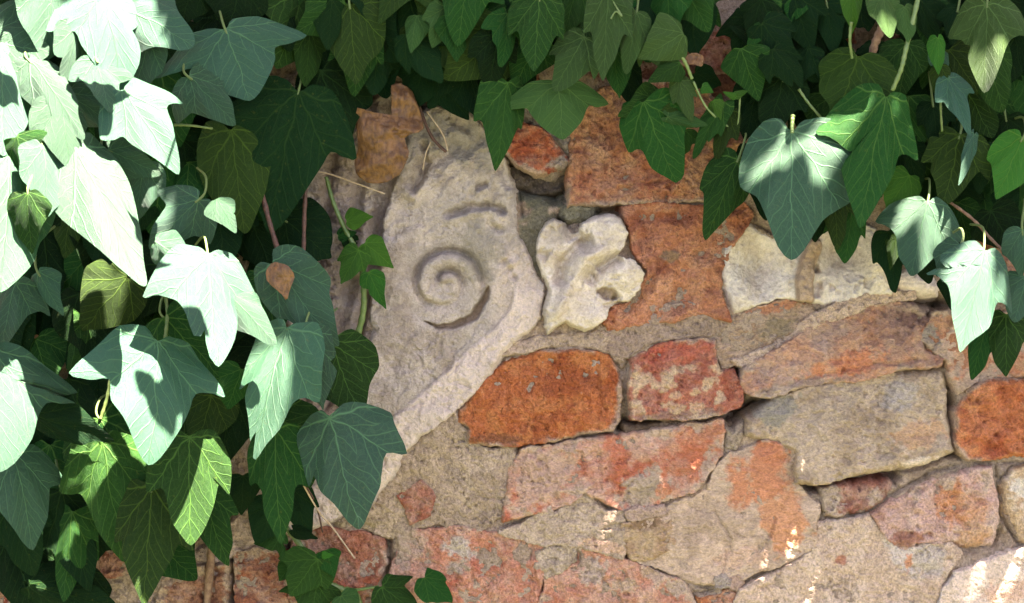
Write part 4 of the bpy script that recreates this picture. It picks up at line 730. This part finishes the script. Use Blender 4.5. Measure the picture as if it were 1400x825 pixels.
# ---- two small sprigs
sp1 = empty("ivy_sprig", at(495, 460, 20), "small bright ivy sprig with four young leaves on a yellowish stem beside the spiral carving", "ivy")
stem(sp1, [(486, 468, 16), (496, 430, 24), (497, 395, 30), (490, 350, 30), (470, 310, 26), (455, 275, 24), (446, 242, 22)], 4.6, 2.6, M_PET)
for a in [(474, 302, 510, 296, 34, 'shield', 34, .1, 0, 'n'), (462, 322, 488, 318, 24, 'shield', 28, .1, 0, 'g'), (491, 342, 465, 388, 46, 'tri', 46, .1, 0, 'n'), (499, 332, 538, 366, 48, 'shield', 44, .1, 0, 'n'), (504, 372, 527, 423, 42, 'shield', 48, .1, 0, 'n'), (480, 320, 470, 340, 26, 'heart', 26, .1, 0, 'd')]: leaf(sp1, *a, curl=.6, pet=False)
sp2 = empty("ivy_sprig", at(480, 815, 20), "ivy sprig with small green leaves rising from the bottom edge over the red-brown brick", "ivy")
stem(sp2, [(500, 850, 20), (485, 812, 26), (465, 805, 30), (440, 790, 40), (410, 745, 46), (388, 716, 52), (378, 690, 60)], 5, 3.4, M_PET)
stem(sp2, [(474, 808, 28), (492, 806, 32), (518, 802, 36)], 2.4, 1.8, M_PET)
for a in [(405, 762, 380, 794, 52, 'shield', 56, .1, 0, 'g'), (434, 764, 397, 816, 72, 'tri', 70, .12, 0, 'g'), (446, 752, 458, 790, 40, 'shield', 62, .1, 0, 'g'), (433, 800, 425, 850, 88, 'wide', 54, .12, 0, 'g'), (522, 802, 575, 842, 66, 'wide', 60, .1, 0, 'g'), (580, 790, 619, 823, 44, 'blunt', 58, .1, 20, 'g'), (466, 815, 490, 840, 44, 'heart', 60, .1, 0, 'y'), (440, 759, 456, 760, 14, 'shield', 66, .1, 0, 'n'), (386, 728, 346, 742, 62, 'wide', 66, .1, 0, 'g'), (398, 700, 414, 688, 40, 'wide', 62, .1, 0, 'd'), (400, 724, 434, 736, 18, 'heart', 64, .1, 0, 'd')]: leaf(sp2, *a, curl=.7, pet=False)
# ---- dead leaves and twigs
def dead_leaf(label, poly, h, amp, seed, axis):
    P = np.array(chaikin(poly, 1)); cx, cy = P.mean(0); P = np.concatenate([np.linspace(P[i], P[(i + 1) % len(P)], 4)[:-1] for i in range(len(P))]); P = P + .9 * np.stack([fbm(P[:, 0], P[:, 1], 7, 3), fbm(P[:, 0], P[:, 1], 7, 4)], 1); K = 26; n = len(P)
    V = [(cx, cy)]
    for k in range(1, K + 1): V += [tuple(np.array((cx, cy)) + (p - np.array((cx, cy))) * k / K) for p in P]
    V = np.array(V); x, y = V[:, 0], V[:, 1]; a = math.radians(axis); u = (x - cx) * math.cos(a) + (y - cy) * math.sin(a)
    vv = -(x - cx) * math.sin(a) + (y - cy) * math.cos(a); z = h + amp * .55 * (1 - 2 * np.abs(np.sin(u / 13 + .02 * vv + 1.6 * fbm(x, y, 34, seed)))) + amp * .9 * fbm(x, y, 40, seed + 1, 4) + amp * .22 * (1 - 3 * np.abs(fbm(x * .6, y * 1.8, 18, seed + 2, 3))) - .005 * vv * vv
    W = [at(q, r, s) for q, r, s in zip(x, y, z)]
    F3 = [(0, 1 + i, 1 + (i + 1) % n) for i in range(n)]; F4 = [(1 + k * n + i, 1 + (k + 1) * n + i, 1 + (k + 1) * n + (i + 1) % n, 1 + k * n + (i + 1) % n) for k in range(K - 1) for i in range(n)]
    c = W[0]; me = mesh_np("dead_leaf", [w_ - c for w_ in W], F4, F3); o = new_obj("dead_leaf", me, None, M_DEAD); o.location = c
    so_ = o.modifiers.new("thickness", 'SOLIDIFY'); so_.thickness = .0005
    o['label'] = label; o['category'] = "leaf"; return o
dead_leaf("large crumpled brown dead leaf hanging above the spiral carving", [(485, 146), (505, 152), (535, 158), (556, 160), (546, 138), (532, 118), (545, 113), (560, 120), (572, 145), (580, 175), (575, 180), (553, 187), (556, 200), (560, 210), (550, 235), (530, 250), (505, 252), (488, 240), (484, 222), (490, 205)], 84, 9, 5, 70)
dead_leaf("small orange-brown dead leaf caught between the left ivy leaves beside a sunlit one", [(362, 372), (372, 358), (392, 362), (404, 376), (398, 392), (392, 412), (384, 402), (366, 386)], 204, 4, 9, 20)
dead_leaf("small curled brown dead leaf among the pale leaves at the top", [(934, 78), (948, 72), (963, 76), (960, 92), (948, 88), (938, 90)], 112, 5, 12, 60)
def twig(name, label, pts, r, mat):
    P = pxcurve(pts, 6); c = P[0]; o = new_obj(name, tube_mesh(name, [p - c for p in P], r * S, 6), None, mat); o.location = c; o['label'] = label; o['category'] = "twig"
twig("dry_twig", "dark bent twig beside the brown dead leaf", [(572, 140, 40), (580, 165, 38), (592, 190, 34), (610, 208, 28)], 2.2, M_REDSTEM)
twig("dry_twig", "thin pale twig touching the end of the dark bent twig", [(583, 152, 36), (600, 175, 34), (608, 190, 30), (612, 207, 28)], 1.3, M_DRY)
twig("dry_twig", "short pale twig below the pair of twigs by the dead leaf", [(589, 194, 26), (582, 210, 26), (578, 232, 24)], 1.1, M_DRY)
twig("dry_twig", "thin straight tendril crossing the fluted stone from a red stem", [(418, 232, 30), (450, 238, 32), (490, 252, 30), (526, 265, 24)], 1.2, M_DRY)
twig("dry_twig", "long dry tendril slanting over the red-brown brick", [(412, 658, 90), (436, 700, 50), (455, 722, 24), (485, 764, 20)], 1.2, M_DRY)
twig("dry_twig", "dark tendril hanging straight beside the long dry tendril", [(418, 664, 90), (432, 690, 50), (441, 728, 24)], 1.1, M_REDSTEM)
# ---- unseen ivy leaves added to shade the wall, gaps cut for sunlit spots
TARGETS = []          # (px, py, height, clear radius in px)
for a in LEFT:
    if a[8] is not None and a[8] >= 20: TARGETS.append(((a[0] + a[2]) / 2, (a[1] + a[3]) / 2, a[6] + 20, max(a[4], math.hypot(a[0] - a[2], a[1] - a[3])) * .50))
for a in RIGHT:
    if a[8] >= 20: TARGETS.append(((a[0] + a[2]) / 2, (a[1] + a[3]) / 2, a[6] + 20, max(a[4], math.hypot(a[0] - a[2], a[1] - a[3])) * .42))
TARGETS += [(60, 75, 300, 60), (60, 260, 280, 60), (90, 380, 260, 20), (180, 30, 300, 60), (1105, 258, 195, 7), *[(868 + 38 * q, 704 - 50 * q, 14, 8.5) for q in np.linspace(0, 1, 8)], *[(1034 + 48 * q, 730 - 56 * q, 14, 7.5) for q in np.linspace(0, 1, 9)], *[(806 + 38 * q, 740 - 44 * q, 15, 6.5) for q in np.linspace(0, 1, 7)], *[(856 + 26 * q, 748 - 36 * q, 14, 7.5) for q in np.linspace(0, 1, 6)], *[(1268 + 150 * q, 838 - 98 * q, 16, 17) for q in np.linspace(0, 1, 8)], *[(528 + 28 * q, 536 - 16 * q, 16, 7) for q in np.linspace(0, 1, 5)], (262, 690, 260, 22), (70, 640, 240, 14), (10, 700, 240, 14), (350, 480, 240, 10), (410, 520, 240, 10), (225, 590, 285, 40)]
rays = [(at(x, y, h), rad * S) for x, y, h, rad in TARGETS]
def blocked_ray(p, size):
    for o, rad in rays:
        q = p - o; s = q.dot(SUN)
        if s > 0 and (q - SUN * s).length < rad + size: return True
    return False
rr = random.Random(55); VV = []; FF3 = []; UV = []; cnt = 0
def add_shade(par, n, box, size=(.045, .075)):
    VV = []; F3 = []; UVs = []
    for _ in range(n):
        c = Vector((rr.uniform(box[0], box[1]), rr.uniform(box[2], box[3]), rr.uniform(box[4], box[5]))); s = rr.uniform(*size)
        if blocked_ray(c, s * .30): continue
        O = np.array(SHAPES[rr.choice(['wide', 'tri', 'blunt'])]); ring = [(x, y) for x, y in O] + [(-x, y) for x, y in O[-2:0:-1]]
        a = rr.uniform(0, 6.28); tl = rr.uniform(.1, .7); n_ = Vector((rr.uniform(-.5, .6), -tl, 1)).normalized(); u_ = n_.cross(Vector((math.cos(a), math.sin(a), 0))).normalized(); v_ = n_.cross(u_)
        b = len(VV); VV.append(c); UVs.append((0, .3))
        for x, y in ring: VV.append(c + (u_ * x + v_ * (y - .3)) * s - n_ * (x * x * .25 * s)); UVs.append((x, y))
        m = len(ring); F3 += [(b, b + 1 + i, b + 1 + (i + 1) % m) for i in range(m)]
    me = mesh_np("shade_foliage", [tuple(v - par.location) for v in VV], None, F3, None, UVs); o = new_obj("shade_foliage", me, par, LM['g']); o['kind'] = 'stuff'
add_shade(topi, 3400, (-.30, 1.02, -.43, -.17, .82, .98))
add_shade(left, 420, (-.40, .05, -.50, -.40, .84, .96))
add_shade(right, 160, (.46, .60, -.10, -.005, .0, .27))
for pts, a, b in [([(700, -700, 0), (800, -950, 250), (1100, -1080, 480), (1700, -1100, 560)], 16, 7), ([(300, -700, 0), (420, -1000, 300), (700, -1100, 520), (1000, -1120, 640)], 16, 7), ([(1200, -700, 0), (1350, -1000, 260), (1700, -1090, 420), (2200, -1110, 420)], 16, 7)]:
    P = curve([Vector(((x - 700) * S, -h * S, (412.5 - y) * S)) for x, y, h in pts], 8)
    new_obj("stem", tube_mesh("stem", [p - topi.location for p in P], [(a + (b - a) * i / (len(P) - 1)) * S for i in range(len(P))], 8), topi, M_STEM)  # stems added to carry the unseen shading leaves
